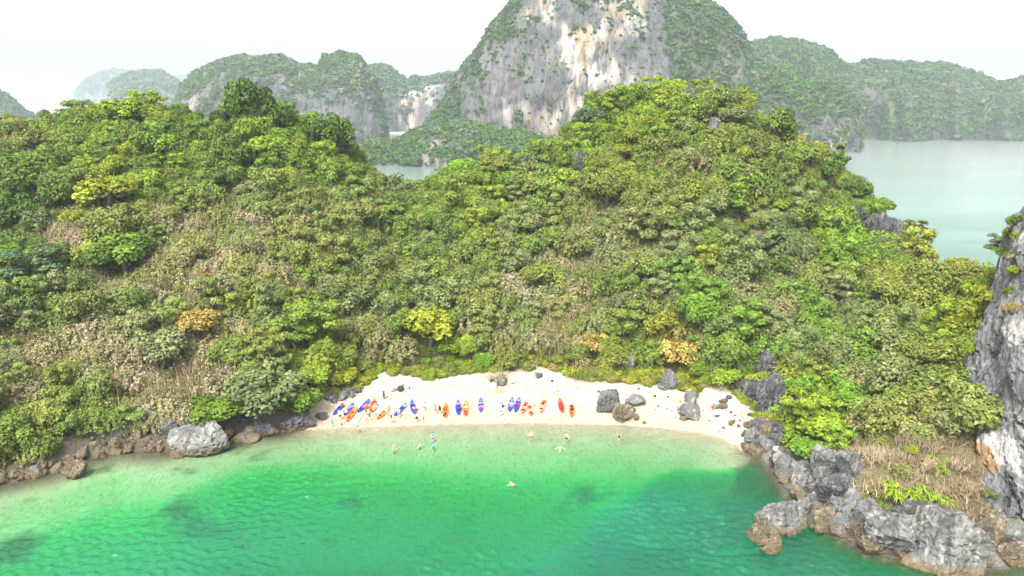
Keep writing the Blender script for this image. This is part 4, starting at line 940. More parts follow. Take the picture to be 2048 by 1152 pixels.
# the trees one notices in the photograph: picture centre and width of the crown, crown mesh, colour, crown height, trunk, label, phrase for neighbours
NT = [(662, 262, 112, DENSE[0], 'deep', 1.3, .05, 'tall dark round-headed tree standing above the crest at the end of the long hill', 'the tall round-headed tree'),
      (500, 222, 116, BROAD[2], 'deep', 1.5, .1, 'tall dark ragged tree on the crest, higher than those around it', 'the tall ragged tree'),
      (446, 234, 66, BROAD[0], 'dark', 1.3, .15, 'smaller dark tree leaning out beside the tall ragged tree on the crest', None),
      (560, 246, 80, BROAD[4], 'deep', 1.4, .05, 'dark tree on the crest between the tall ragged tree and the round-headed tree', None),
      (398, 252, 62, BROAD[1], 'green', 1.1, .5, 'green cone-topped tree on the crest before the long grey karst', None),
      (540, 290, 120, BROAD[3], 'bright', .8, .3, 'wide bright yellow-green tree below the tall ragged tree on the crest', 'the wide bright crest tree'),
      (262, 222, 120, BROAD[5], 'bright', .75, .2, 'broad yellow-green bushy tree on the highest point of the long hill', 'the broad hilltop tree'),
      (210, 378, 150, BROAD[3], 'yellow', .75, .3, 'broad bright yellow tree below the crest of the long hill', 'the broad yellow tree'),
      (150, 430, 70, BROAD[1], 'yellow', .8, .2, 'small yellow tree at the foot of the broad yellow tree', None),
      (58, 352, 130, BROAD[2], 'green', 1.0, .4, 'large deep green tree at the picture edge under the crest', 'the large deep green edge tree'),
      (30, 428, 110, BROAD[4], 'deep', .9, .3, 'dark green tree at the picture edge below the large deep green one', None),
      (470, 288, 56, TIER[0], 'bright', .9, .5, 'small layered light green tree with flat shelves of leaves under the crest', None),
      (245, 500, 150, BROAD[0], 'green', .8, .3, 'dense mid green tree on the middle of the long hill among dry scrub', 'the dense mid green tree'),
      (60, 545, 140, TIER[1], 'teal', .8, .4, 'wide blue-green layered tree at the picture edge on the lower slope', 'the blue-green layered tree'),
      (30, 500, 70, BROAD[5], 'fresh', .8, .4, 'fresh green tree at the picture edge uphill of the blue-green layered tree', None),
      (392, 640, 112, BROAD[1], 'ochre', 1.0, .4, 'orange-leaved tree on the lower slope above the dry scrub', 'the orange-leaved tree'),
      (362, 580, 46, BROAD[2], 'yellow', .9, .3, 'small yellow tree just uphill of the orange-leaved tree', None),
      (535, 782, 175, BROAD[4], 'sage', .8, .15, 'wide grey-green bush-like tree leaning over the water before the sand begins', 'the wide grey-green shore tree'),
      (440, 815, 165, BROAD[3], 'green', .7, .05, 'wide green tree right down to the large smooth boulder at the water', 'the wide boulder-side tree'),
      (600, 800, 120, BROAD[0], 'green', .8, .1, 'green tree over the dark ledge where the sand begins', None), (620, 750, 90, BROAD[5], 'bright', .8, .2, 'yellow-green tree above the end of the sand by the kayaks', None), (680, 748, 84, BROAD[1], 'yellow', .8, .15, 'yellow bushy tree at the back of the beach above the blue kayaks', 'the yellow tree by the kayaks'),
      (855, 645, 146, BROAD[3], 'yellow', .95, .35, 'big bright yellow-green tree above the middle of the beach', 'the big yellow-green tree'),
      (905, 690, 70, BROAD[1], 'bright', .9, .2, 'smaller bright green tree downhill of the big yellow-green tree', None),
      (968, 722, 50, BROAD[2], 'fresh', .9, .1, 'round fresh green bushy tree at the back of the beach', None), (938, 318, 108, DENSE[1], 'fresh', .75, .05, 'smooth dome-shaped bright green tree in the saddle between the two hills', 'the smooth dome tree'),
      (1038, 330, 78, DENSE[0], 'fresh', .6, .05, 'second lower dome-shaped green tree in the saddle', None), (768, 356, 46, DENSE[1], 'green', .8, .1, 'small round tree alone in the gap before the bay water', 'the gap tree'),
      (848, 548, 40, BROAD[2], 'fresh', 1.0, .4, 'small vivid fresh green tree in the middle of the gully', None), (1080, 545, 92, BROAD[1], 'olive', 1.0, .4, 'olive-gold tree standing proud on the middle slope of the gully', 'the olive-gold gully tree'),
      (1182, 232, 92, DENSE[0], 'teal', 1.0, .3, 'dark blue-green dome tree on the shoulder of the peaked hill', 'the dark shoulder tree'), (1215, 368, 112, DENSE[1], 'olive', 1.1, .3, 'large olive tree with a rounded top on the flank of the peaked hill', 'the large olive tree'), (1250, 300, 50, BROAD[3], 'yellow', .8, .5, 'small yellow round tree over a dark hollow on the peaked hill', None),
      (1470, 232, 96, DENSE[0], 'sage', .8, .2, 'grey-green round tree just below the summit of the peaked hill', 'the grey-green summit tree'), (1320, 190, 52, TIER[0], 'bright', 1.0, .5, 'spiky yellow-green tree on the summit beside grey rock', None), (1440, 190, 90, BROAD[5], 'bright', .7, .1, 'bright green bushy tree crowning the summit', 'the bushy summit tree'),
      (1590, 275, 60, BROAD[1], 'ochre', .8, .2, 'rusty olive tree on the edge of the peaked hill against the spur', None), (1660, 345, 70, BROAD[4], 'deep', .9, .2, 'deep green tree on the descending edge against the open water', None), (1760, 412, 70, BROAD[0], 'green', .9, .3, 'green tree on the descending edge above the dark crags', None),
      (1828, 460, 60, TIER[1], 'olive', .8, 1.0, 'thin layered tree leaning out over the open water', 'the thin leaning tree'), (1710, 488, 78, BROAD[2], 'fresh', .8, .2, 'vivid green bushy tree below the dark crags', 'the vivid green tree'), (1800, 530, 80, BROAD[3], 'fresh', .7, .2, 'second vivid green bushy tree further down from the crags', None),
      (1800, 575, 150, DENSE[1], 'olive', .65, .2, 'wide olive-brown spreading tree on the far slope towards the great cliff', 'the wide olive spreading tree'), (1890, 560, 90, BROAD[4], 'brown', .9, .3, 'half bare brown tree on the ridge before the open water', 'the half bare tree'), (1960, 575, 80, BROAD[0], 'bright', .9, .3, 'green tree on the ridge beside the great cliff', None), (1930, 640, 110, BROAD[5], 'yellow', .8, .3, 'yellow-green tree against the great cliff', 'the cliff-side yellow tree'),
      (1870, 700, 120, BROAD[1], 'olive', .9, .35, 'pale olive tree uphill of the grey leaning slab by the great cliff', 'the pale olive tree'), (1655, 855, 140, BROAD[3], 'bright', .9, .15, 'big bright yellow-green tree above the shore of the headland', 'the big bright headland tree'), (1620, 905, 90, BROAD[2], 'fresh', .8, .05, 'fresh green bush-like tree low on the headland above the shore slab', None), (1610, 790, 110, BROAD[4], 'fresh', .9, .2, 'light green tree over the dark fluted wall at the end of the beach', None),
      (1700, 790, 120, BROAD[0], 'fresh', .85, .25, 'tall light green tree uphill of the big bright headland tree', None), (1826, 900, 38, BROAD[1], 'yellow', 1.0, .3, 'single small round yellow-green tree among the dry grass of the headland', 'the single small round tree'), (1365, 702, 118, BROAD[1], 'ochre', .95, .2, 'ochre-tinged tree at the back of the beach above the pale boulder', 'the beachside ochre tree'), (1450, 755, 70, BROAD[2], 'bright', .9, .1, 'yellow-green tree at the corner of the beach before the dark wall', None),
      (1400, 740, 60, BROAD[5], 'green', .8, .1, 'green bushy tree between the pale boulder and the corner of the beach', None), (1190, 690, 78, BROAD[4], 'ochre', .8, .2, 'orange-brown bushy tree behind the yellow bushes of the beach', None), (1395, 620, 90, BROAD[2], 'fresh', 1.0, .35, 'fresh green large-leaved tree uphill of the ochre tree', 'the fresh large-leaved tree'), (1545, 775, 80, BROAD[0], 'fresh', .6, .05, 'light green bushes hanging over the tall dark cliff', None),
      (1700, 430, 90, DENSE[0], 'teal', .8, .2, 'dark blue-green tree just above the dark crags', None), (1130, 300, 60, BROAD[5], 'olive', .9, .3, 'brownish tree where the saddle meets the peaked hill', None), (1015, 705, 80, DRAPE[0], 'olive', .9, .1, 'creeper-smothered tree behind the driftwood heap', None), (2010, 480, 56, TIER[0], 'sage', .9, .9, 'sparse thin tree standing out from the top of the great cliff', None)]
VX, VY, VR = [], [], []
for i, (px, py, w_, me, c, zs, hk, lab, ph) in enumerate(NT):
    R = w_ / 2 * .105
    for _ in range(3):
        p = ground(px, py, R * (hk + .45 * zs)); R = w_ / 2 * px2m(p) * .98
    if lab.startswith('sparse thin tree'): p = at_y(1996, 520, 98); R = 2.4; p[2] -= 1
    t = np.array(PAL[c]) * math.exp(rng.normal() * .06)
    make_tree(p, R, hk, me, t, zs, lab, rz=float(rng.uniform(0, 6.28)), group=None, tilt=(0, .3) if 'leaning out over' in lab else (0, 0), name='creeper_mound' if me is DRAPE[0] else 'broadleaf_tree')
    VX.append(p[0]); VY.append(p[1]); VR.append(R * .62)
    if ph: LAND.append((px, py, ph))
LAND += [(1222, 810, 'the big jagged boulder'), (1378, 215, 'the split hilltop outcrop'), (1740, 470, 'the row of dark crags'), (1545, 800, 'the tall dark cliff'), (398, 880, 'the large smooth boulder'), (292, 830, 'the overhanging rock'), (990, 765, 'the driftwood heap'), (1690, 960, 'the upright grey block')]

# everything else that grows: jittered positions over the land
sx, sy = np.meshgrid(np.arange(-150, 80, 1.9), np.arange(58, 232, 1.9), indexing='ij'); sx = sx.ravel() + rng.uniform(-1, 1, sx.size); sy = sy.ravel() + rng.uniform(-1, 1, sy.size)
sz = hfast(sx, sy); hx, hy = (hfast(sx + 1, sy) - sz), (hfast(sx, sy + 1) - sz)
dc = dist_line(sx, sy, cw); onsand = inpoly(sx, sy, sand_w); dsand = dist_line(sx, sy, sand_w, True)
ok = inpoly(sx, sy, land_poly) & (sz > .7) & ~(onsand & (dsand > .5)) & (dc > np.where(sx > 33, np.where(sy < 84, 4.6, 3.0), 1.3))
for (ex, ey, er) in EXCL: ok &= np.hypot(sx - ex, sy - ey) > er
for (ex, ey, er) in zip(VX, VY, VR): ok &= np.hypot(sx - ex, sy - ey) > er
cl_in = inpoly(sx, sy, CLIFF_BASE + [(120, 40), (120, 110)]); ok &= ~cl_in
spx, spy, sdp = proj(np.stack([sx, sy, sz + 2], -1)); ok &= (spx > -260) & (spx < 2300)
ok &= ~((sy > 150) & (sz < 8) & (hy < -.1))
sel = np.where(ok)[0]; sx, sy, sz, hx, hy, spx, spy, sdp, dc = [a[sel] for a in (sx, sy, sz, hx, hy, spx, spy, sdp, dc)]; dsand = dsand[sel]
n = len(sx)
zw = zone_weights(spx, spy)
hue = np.stack([fbm(v3(sx / 8.0, sy / 8.0, 1 + 5.3 * k), 2) for k in range(len(PN))], -1); zw = zw ** 1.35 * np.exp(hue * 3.4)          # species grow in patches
tint, kc = pal_mix(rng, n, PN, zw, .10)
tint = tint * .62 + .38 * zone_weights(spx, spy) @ np.array([PAL[k] for k in PN])
isdry = np.isin(kc, [PN.index('brown'), PN.index('pink')])
u = rng.uniform(size=n)
big = (u < .36) & ~isdry
typ = np.where(isdry, np.where(u < .5, 2, 3), np.where(big, 0, np.where(u < .66, 3, 1)))       # 0 tree, 1 shrub, 2 dry scrub, 3 creeper mound
head = (spx > 1700) & (spy > 850) & (sx > 30); typ = np.where(head, np.where(u < .74, 4, np.where(u < .87, 1, 5)), typ)        # dry grass, shrubs and strap-leaved plants on the headland
typ = np.where((sx > 8) & (rng.uniform(size=n) < .045) & ~head, 5, typ)
edge_ = (dsand < 2.6) & (sz < 4.2); typ = np.where(edge_, 1, typ)
tint = np.where(edge_[:, None] & (rng.uniform(size=n) < .75)[:, None], np.array(PAL['yellow']) * rng.uniform(.75, 1.1, (n, 1)), tint)
tint = np.where((typ == 5)[:, None], np.array(PAL['bright']) * rng.uniform(.6, 1.1, (n, 1)), tint)
tint = np.where((typ == 4)[:, None], np.array([.23, .175, .11]) * rng.uniform(.75, 1.25, (n, 1)), tint)
R = np.where(typ == 0, np.exp(rng.normal(1.02, .27, n)).clip(1.5, 4.6), np.where(typ == 1, rng.uniform(1.3, 2.2, n), np.where(typ == 2, rng.uniform(1.7, 3.2, n), np.where(typ == 3, rng.uniform(1.9, 4.0, n), np.where(typ == 4, rng.uniform(1.2, 2.0, n), rng.uniform(1.3, 2.1, n))))))
R = np.where(edge_, R * .75, R); R = np.minimum(R, 1.3 + dc * .6)
R = R * np.where(head & (typ == 1), .8, 1)
hk = np.where(typ == 0, rng.uniform(.05, .4, n), 0.0)
zs = np.where(typ == 0, rng.uniform(.95, 1.4, n), rng.uniform(.85, 1.25, n))
# sight test: what the camera can see of each
P0 = np.stack([sx, sy, sz + R * (hk + .7 * zs)], -1); vis = (spx > -10) & (spx < 2058) & (spy > -10) & (spy < 1160)
for t in np.linspace(.35, .985, 44):
    q = P0 * t + np.array([0, 0, CAM_H]) * (1 - t); inside = (q[:, 0] > GX0) & (q[:, 1] > GY0)
    vis &= ~(inside & (hfast(q[:, 0], q[:, 1]) + 1.2 > q[:, 2]) & (np.hypot(q[:, 0] - sx, q[:, 1] - sy) > 3))
size = R / sdp * (vis + .001)
KIND = {0: ('broadleaf_tree', 'tree'), 1: ('shrub', 'shrub'), 2: ('dry_shrub', 'dry shrub'), 3: ('creeper_mound', 'creeper'), 4: ('dry_grass_tuft', 'grass tuft'), 5: ('strap_leaved_plant', 'palm-like plant')}
SRC = {0: BROAD + TIER, 1: BUSH, 2: DRY, 3: DRAPE, 4: GRASSY, 5: PALM}
CN = {'dark': 'dark green', 'deep': 'deep green', 'green': 'mid green', 'fresh': 'fresh green', 'bright': 'light green', 'yellow': 'yellow-green', 'olive': 'olive', 'sage': 'grey-green', 'teal': 'blue-green', 'brown': 'brown', 'pink': 'pinkish brown', 'ochre': 'ochre'}
WORD = {0: 'tree', 1: 'low shrub', 2: 'dry shrub', 3: 'creeper mound', 4: 'dry grass tuft', 5: 'palm-like plant'}
TODO = []
LXY = np.array([(a, b) for a, b, _ in LAND], float)
def where(px, py):
    d = np.hypot(LXY[:, 0] - px, LXY[:, 1] - py); k = int(np.argmin(d)); dx, dy = px - LXY[k, 0], py - LXY[k, 1]
    far = 'close ' if d[k] < 75 else '' if d[k] < 150 else 'well '
    if abs(dx) > abs(dy) * 1.3: s = 'cliffwards of' if dx > 0 else 'across from the cliff past'
    else: s = 'downhill of' if dy > 0 else 'uphill of'
    return f'{far}{s} {LAND[k][2]}'
QUOTA = {0: 300 - len(NT) - 6, 1: 290, 2: 200, 3: 290, 4: 120, 5: 90}
taken = np.zeros(n, bool); used_src = {}
rotz = rng.uniform(0, 6.28, n); lean = np.clip(np.stack([hy * -.25, hx * .25], -1), -.25, .25) * -1
pick = np.array([rng.integers(0, len(SRC[t])) for t in typ]); labels = {}
for T in QUOTA:
    order = np.where((typ == T) & vis)[0]; order = order[np.argsort(-size[order])][:QUOTA[T]]
    for i in order:
        taken[i] = True
        cname = 'yellow-green' if (edge_[i] and tint[i][0] > .12) else 'straw' if T == 4 else 'bright green' if T == 5 else CN[PN[kc[i]]]
        sw = 'big ' if R[i] > (3.0 if T in (0, 3) else 2.0) else 'small ' if R[i] < (2.3 if T in (0, 3) else 1.5) else ''
        wp = where(spx[i], spy[i]); lab = f'{sw}{"" if T == 4 else cname + " "}{WORD[T]} {wp}'
        me = SRC[T][pick[i]]; nm, cat = KIND[T]
        if T == 0: o = make_tree((sx[i], sy[i], sz[i] - .2), R[i], hk[i], me, tint[i], zs[i], lab, cat, 'trees ' + wp, nm, float(rotz[i]), tilt=tuple(lean[i]))
        else:
            o = obj(nm, me, None, (sx[i], sy[i], sz[i] - .15), (lean[i][0], lean[i][1], rotz[i]), (R[i], R[i], R[i] * zs[i]), label=lab, category=cat, group=WORD[T] + ' ' + wp); o['tint'] = [float(q) for q in tint[i]]
        TODO.append((o, lab, spx[i], spy[i]))
        used_src.setdefault((T, pick[i]), o if T else o.children[0])
tell_apart(TODO)
# the rest of the wood, too much to count: one object
src, kx = [], {}
for T in SRC:
    for j in range(len(SRC[T])):
        if (T, j) in used_src: kx[(T, j)] = len(src); src.append(used_src[(T, j)])
rest = np.array([i for i in np.where(~taken)[0] if (typ[i], pick[i]) in kx])
scatter('forest', np.stack([sx, sy, sz - .15 + R * hk], -1)[rest], np.stack([lean[:, 0], lean[:, 1], rotz], -1)[rest], np.stack([R, R, R * zs], -1)[rest], tint[rest], np.array([kx[(typ[i], pick[i])] for i in rest]), src, kind='stuff')
# low growth between the trees, one mass: small tufts and leaf sprays close to the ground
k = 5200
ux, uy = rng.uniform(-110, 62, k * 2), rng.uniform(60, 178, k * 2); uz = hfast(ux, uy)
ok = inpoly(ux, uy, land_poly) & ~inpoly(ux, uy, sand_w) & (uz > 1.3) & (dist_line(ux, uy, cw) > 3.2) & ~inpoly(ux, uy, CLIFF_BASE + [(120, 40), (120, 110)])
for (ex, ey, er) in EXCL: ok &= np.hypot(ux - ex, uy - ey) > er
ux, uy, uz = ux[ok][:k], uy[ok][:k], uz[ok][:k]; k = len(ux); ppx, ppy, _ = proj(np.stack([ux, uy, uz], -1))
# a fringe of it along the back of the sand
fx, fy = rng.uniform(-30, 36, 6000), rng.uniform(95, 125, 6000); fd = dist_line(fx, fy, sand_w, True); fz = hfast(fx, fy)
fo = inpoly(fx, fy, land_poly) & ~inpoly(fx, fy, sand_w) & (fd < 8) & (fz > 1.3)
for (ex, ey, er) in EXCL: fo &= np.hypot(fx - ex, fy - ey) > er
fo = np.where(fo)[0][:520]; ux, uy, uz = np.concatenate([ux, fx[fo]]), np.concatenate([uy, fy[fo]]), np.concatenate([uz, fz[fo]]); k = len(ux); ppx, ppy, _ = proj(np.stack([ux, uy, uz], -1))
t2, k2 = pal_mix(rng, k, PN, zone_weights(ppx, ppy), .15); dry2 = np.isin(k2, [9, 10]) | ((ppx > 1700) & (ppy > 850))
s1 = [kx[q] for q in kx if q[0] == 1]; s2 = [kx[q] for q in kx if q[0] == 2]
scatter('undergrowth', np.stack([ux, uy, uz - .1], -1), np.stack([ux * 0, ux * 0, rng.uniform(0, 6.28, k)], -1), rng.uniform(.6, 1.35, k)[:, None] * np.array([[1, 1, .8]]), t2, np.where(dry2, rng.choice(s2, k), rng.choice(s1, k)), src, kind='stuff')
# plants clinging to the great cliff
GP = CLIFF_G.reshape(-1, 3); gpx, gpy, _ = proj(GP)
CP_ = [(1968, 705, 46, BUSH[0], 'yellow', 'yellow bush growing from the edge of the great cliff'), (1960, 745, 56, DRAPE[1], 'olive', 'olive creeper hanging on the edge of the great cliff below the yellow bush'), (1945, 800, 60, BUSH[2], 'bright', 'green bush at the foot of the great cliff beside the leaning slab'), (2030, 545, 50, BUSH[1], 'yellow', 'yellow-green bush high on the great cliff'), (2020, 470, 46, BUSH[3], 'olive', 'olive bush on the top edge of the great cliff'), (2035, 440, 40, BUSH[0], 'green', 'green bush at the very top of the great cliff'), (1990, 610, 40, BUSH[2], 'olive', 'olive bush where the cliff top meets the trees'),
       (2042, 480, 50, BUSH[1], 'olive', 'olive bush on the upper face of the great cliff under the top edge'), (2004, 505, 44, BUSH[2], 'green', 'green bush overhanging the upper edge of the great cliff'), (2036, 515, 40, DRAPE[2], 'brown', 'brown creeper hanging on the upper face of the great cliff'), (1996, 560, 48, BUSH[0], 'olive', 'olive bush below the overhanging green one on the cliff edge'), (2020, 580, 38, DRAPE[0], 'green', 'green creeper on the face of the great cliff beside the yellow-green bush'), (1950, 690, 52, BUSH[1], 'bright', 'light green bush where the great cliff meets the trees, above the olive creeper'), (1925, 850, 56, DRAPE[3], 'sage', 'grey-green creeper over the foot of the great cliff'), (1955, 870, 34, BUSH[0], 'green', 'small green bush on the pale foot of the great cliff'), (1972, 660, 40, DRAPE[1], 'ochre', 'straw-coloured creeper on the edge of the great cliff'),
       (1980, 990, 40, BUSH[3], 'sage', 'grey-green bush low on the great cliff above the cave'), (1960, 940, 34, BUSH[1], 'sage', 'small grey-green bush at the foot of the great cliff among dry grass'), (2028, 612, 36, GRASSY[0], 'ochre', 'straw-coloured tuft on a ledge of the great cliff')]
for i, (px, py, w_, me, c, lab) in enumerate(CP_):
    j = int(np.argmin(np.hypot(gpx - px, gpy - py) + (GP[:, 1] > 110) * 999)); p = GP[j]; R_ = w_ / 2 * px2m(p)
    o = obj('cliff_bush', me, None, (p[0] - .2, p[1] - .2, p[2] - .25 * R_), (.15, -.3, i), R_, label=lab, category='bush'); o['tint'] = list(PAL[c])
# the strap-leaved thicket on the headland
for i, (px, py, w_, lab) in enumerate([(1835, 1018, 66, 'largest spiky strap-leaved thicket above the great grey bluff'), (1800, 1002, 50, 'spiky strap-leaved plant beside the largest thicket above the bluff'), (1868, 1008, 44, 'spiky strap-leaved plant on the cliff side of the largest thicket'), (1820, 1045, 40, 'spiky strap-leaved plant hanging over the top of the bluff'), (1768, 1000, 44, 'pale strap-leaved plant among dry grass above the bluff')]):
    p = ground(px, py); R_ = w_ / 2 * px2m(p) * 1.5
    o = obj('strap_leaved_plant', PALM[i % 2], None, tuple(p), (0, 0, i), R_, label=lab, category='palm-like plant'); o['tint'] = list(np.array(PAL['bright']) * (1.0 if i < 4 else .8))
# ------------------------------------------------------------------ kayaks, gear and people on the beach
def lying(a, b, lift=0.0):
    """matrix for a thing lying along the ground from picture point a to picture point b (its +Y end)"""
    p, q = ground(*a), ground(*b); p[2] = hgt1(p[0], p[1]); q[2] = hgt1(q[0], q[1])
    L = np.linalg.norm(q - p); y = Vector((q - p) / L); x = y.cross(Vector((0, 0, 1))).normalized(); z = x.cross(y)
    M = Matrix.Identity(4)
    for i, c in enumerate((x, y, z)): M.col[i][:3] = c
    c = (p + q) / 2; z_ = max((p[2] + q[2]) / 2, hgt1(c[0], c[1]) - .02); M.translation = Vector((c[0], c[1], z_ + lift)); return M, L
def rpy(M): return M.to_euler()
PL = {'blue': (.012, .06, .42), 'orange': (.80, .145, .015), 'red': (.62, .035, .02), 'salmon': (.72, .22, .11), 'white': (.75, .74, .70), 'black': (.02, .02, .022), 'pink': (.75, .16, .2), 'darkred': (.25, .02, .02), 'navy': (.02, .025, .08),
      'teal': (.02, .34, .36), 'cyan': (.02, .42, .50), 'grey': (.20, .20, .22), 'purple': (.10, .07, .12), 'tan': (.46, .31, .17), 'green': (.08, .22, .12), 'pale': (.55, .62, .70), 'skin': (.56, .33, .22), 'skin2': (.44, .24, .14), 'skin3': (.63, .42, .31), 'hair': (.018, .012, .01), 'fair': (.25, .16, .07), 'straw': (.5, .4, .25)}
_pm = {}
def P_(c, rough=.5):
    if (c, rough) not in _pm: _pm[(c, rough)] = plain(c + '_surface', PL[c], rough, .10, 9, .4)
    return _pm[(c, rough)]
def hull_mesh(color):
    n = 25; V = []; t = np.linspace(-1, 1, n)
    for s in t:
        w_ = .43 * (1 - abs(s) ** 2.6) ** .8 + .012; rk = .17 * abs(s) ** 3.2; y = s * 2.05
        well = 1.0 if -.62 < s < .62 else 0; dz = .25 + rk + .03 * (1 - well) * (1 - abs(s)); di = dz - .13 * well
        V += [(0, y, rk * .8), (-.62 * w_, y, .03 + rk * .8), (-w_, y, .17 + rk), (-w_ * .9, y, dz), (-w_ * .62, y, dz), (-w_ * .52, y, di), (0, y, di + .02 * (1 - well)), (w_ * .52, y, di), (w_ * .62, y, dz), (w_ * .9, y, dz), (w_, y, .17 + rk), (.62 * w_, y, .03 + rk * .8)]
    F = [(i * 12 + j, i * 12 + (j + 1) % 12, i * 12 + 12 + (j + 1) % 12, i * 12 + 12 + j) for i in range(n - 1) for j in range(12)]
    F2 = [(0, 6, 7, 8)] ; V = np.array(V); m0 = len(V); V = np.concatenate([V, [V[:12].mean(0)], [V[-12:].mean(0)]])
    T = [(m0, (j + 1) % 12, j) for j in range(12)] + [(m0 + 1, m0 - 12 + j, m0 - 12 + (j + 1) % 12) for j in range(12)]
    return mesh_np('hull', V, [np.array(F), np.array(T)], None, False, P_(color, .35))
def simple(name, build, mats, smooth=False):
    p = Parts(); build(p); return p.mesh(name, mats, smooth)
SEAT = simple('seat', lambda p: (p.box((0, 0, .03), (.2, .19, .03)), p.box((0, -.16, .06), (.17, .03, .05))), P_('black', .7))
BACKREST = simple('backrest', lambda p: (p.box((0, -.2, .18), (.19, .025, .12)), p.tube([(-.19, -.2, .2), (-.24, .15, .1)], .012, 4), p.tube([(.19, -.2, .2), (.24, .15, .1)], .012, 4)), P_('black', .7))
HATCH = simple('hatch', lambda p: p.tube([(0, 0, 0), (0, 0, .025), (0, 0, .03)], [.12, .12, .09], 12), P_('black', .6))
HANDLE = simple('carry_handle', lambda p: p.tube([(-.05, 0, 0), (-.04, .03, .05), (.04, .03, .05), (.05, 0, 0)], .012, 5), P_('black', .6))
FOOT = simple('footrest', lambda p: (p.box((-.15, 0, .03), (.05, .03, .04)), p.box((.15, 0, .03), (.05, .03, .04))), P_('black', .6))
HULL = {c: hull_mesh(c) for c in ('blue', 'orange', 'red', 'salmon', 'white')}
def kayak(a, b, color, label, kind='kayak'):
    M, L = lying(a, b, .0); k = min(max(L * .95 / 4.1, .8), 1.18)
    t = empty('kayak', M.translation, rpy(M), (min(k, 1.05), k, 1), label=label, category='kayak', group='kayaks drawn up on the beach')
    obj('hull', HULL[color], t)
    for y in (-.85, .55):
        s = obj('seat', SEAT, t, (0, y, .125)); obj('backrest', BACKREST, s)
        obj('footrest', FOOT, t, (0, y + .62, .125))
    obj('hatch', HATCH, t, (0, 1.42, .27)); obj('hatch', HATCH, t, (0, -1.42, .27))
    for s in (-1, 1): obj('carry_handle', HANDLE, t, (0, s * 1.97, .4), (0, 0, 0 if s > 0 else math.pi))
    return t
KY = [((667, 832), (687, 809), 'blue', 'blue kayak at the end of the row nearest the bushes, loaded with gear'), ((690, 832), (707, 808), 'blue', 'second blue kayak from the bushes, with pink life vests in it'), ((693, 846), (714, 815), 'orange', 'empty orange kayak beside two loaded blue ones near the bushes'),
      ((715, 828), (740, 800), 'blue', 'blue kayak with pink vests between the empty orange one and the heap of orange vests'), ((739, 825), (749, 799), 'orange', 'orange kayak under a heap of orange life vests'), ((753, 841), (781, 815), 'orange', 'orange kayak slanting on the sand with a person in white bending over it'), ((788, 835), (814, 808), 'blue', 'blue kayak slanting on the sand with an orange bow bundle'),
      ((830, 832), (823, 802), 'blue', 'blue kayak with salmon vests and a person in white at its stern'), ((891, 838), (892, 807), 'orange', 'orange kayak beside the person in a black dress'), ((917, 833), (916, 802), 'blue', 'blue kayak paired with an orange one, dark bag on its side'), ((931, 835), (932, 802), 'orange', 'orange kayak paired with a blue one, white vest in its seat'),
      ((961, 827), (962, 798), 'blue', 'blue kayak lying alone on the middle of the beach'), ((1001, 834), (1008, 802), 'white', 'white kayak on the sand below the driftwood heap'), ((1018, 826), (1025, 797), 'blue', 'blue kayak with a white vest, first of two side by side below the driftwood'), ((1030, 827), (1039, 797), 'blue', 'blue kayak with an orange-red vest, second of two side by side'),
      ((1044, 830), (1053, 802), 'salmon', 'salmon kayak leaning close to the two blue ones'), ((1062, 835), (1058, 807), 'salmon', 'pale salmon kayak with red vests next to the person in pale clothes'), ((1080, 829), (1090, 798), 'salmon', 'salmon kayak alone with one red vest at its bow'), ((1125, 828), (1119, 799), 'red', 'red kayak full of dark red vests near the far end of the row'), ((1143, 837), (1144, 809), 'orange', 'last orange kayak of the row with dark bags, towards the big boulder')]
for k_ in KY: kayak(*k_)
def vest_mesh(c):
    def b(p):
        p.box((0, -.02, .05), (.2, .24, .035)); p.box((-.12, .02, .11), (.085, .25, .03)); p.box((.12, .02, .11), (.085, .25, .03)); p.box((0, -.28, .08), (.12, .05, .04))
        for y in (-.1, .1): p.box((0, y, .145), (.21, .018, .006), None, 1)
    me = simple('life_vest', b, [P_(c, .8), P_('black', .7)]); return me
VM = {c: vest_mesh(c) for c in ('red', 'orange', 'pink', 'salmon', 'white', 'darkred', 'navy', 'black')}
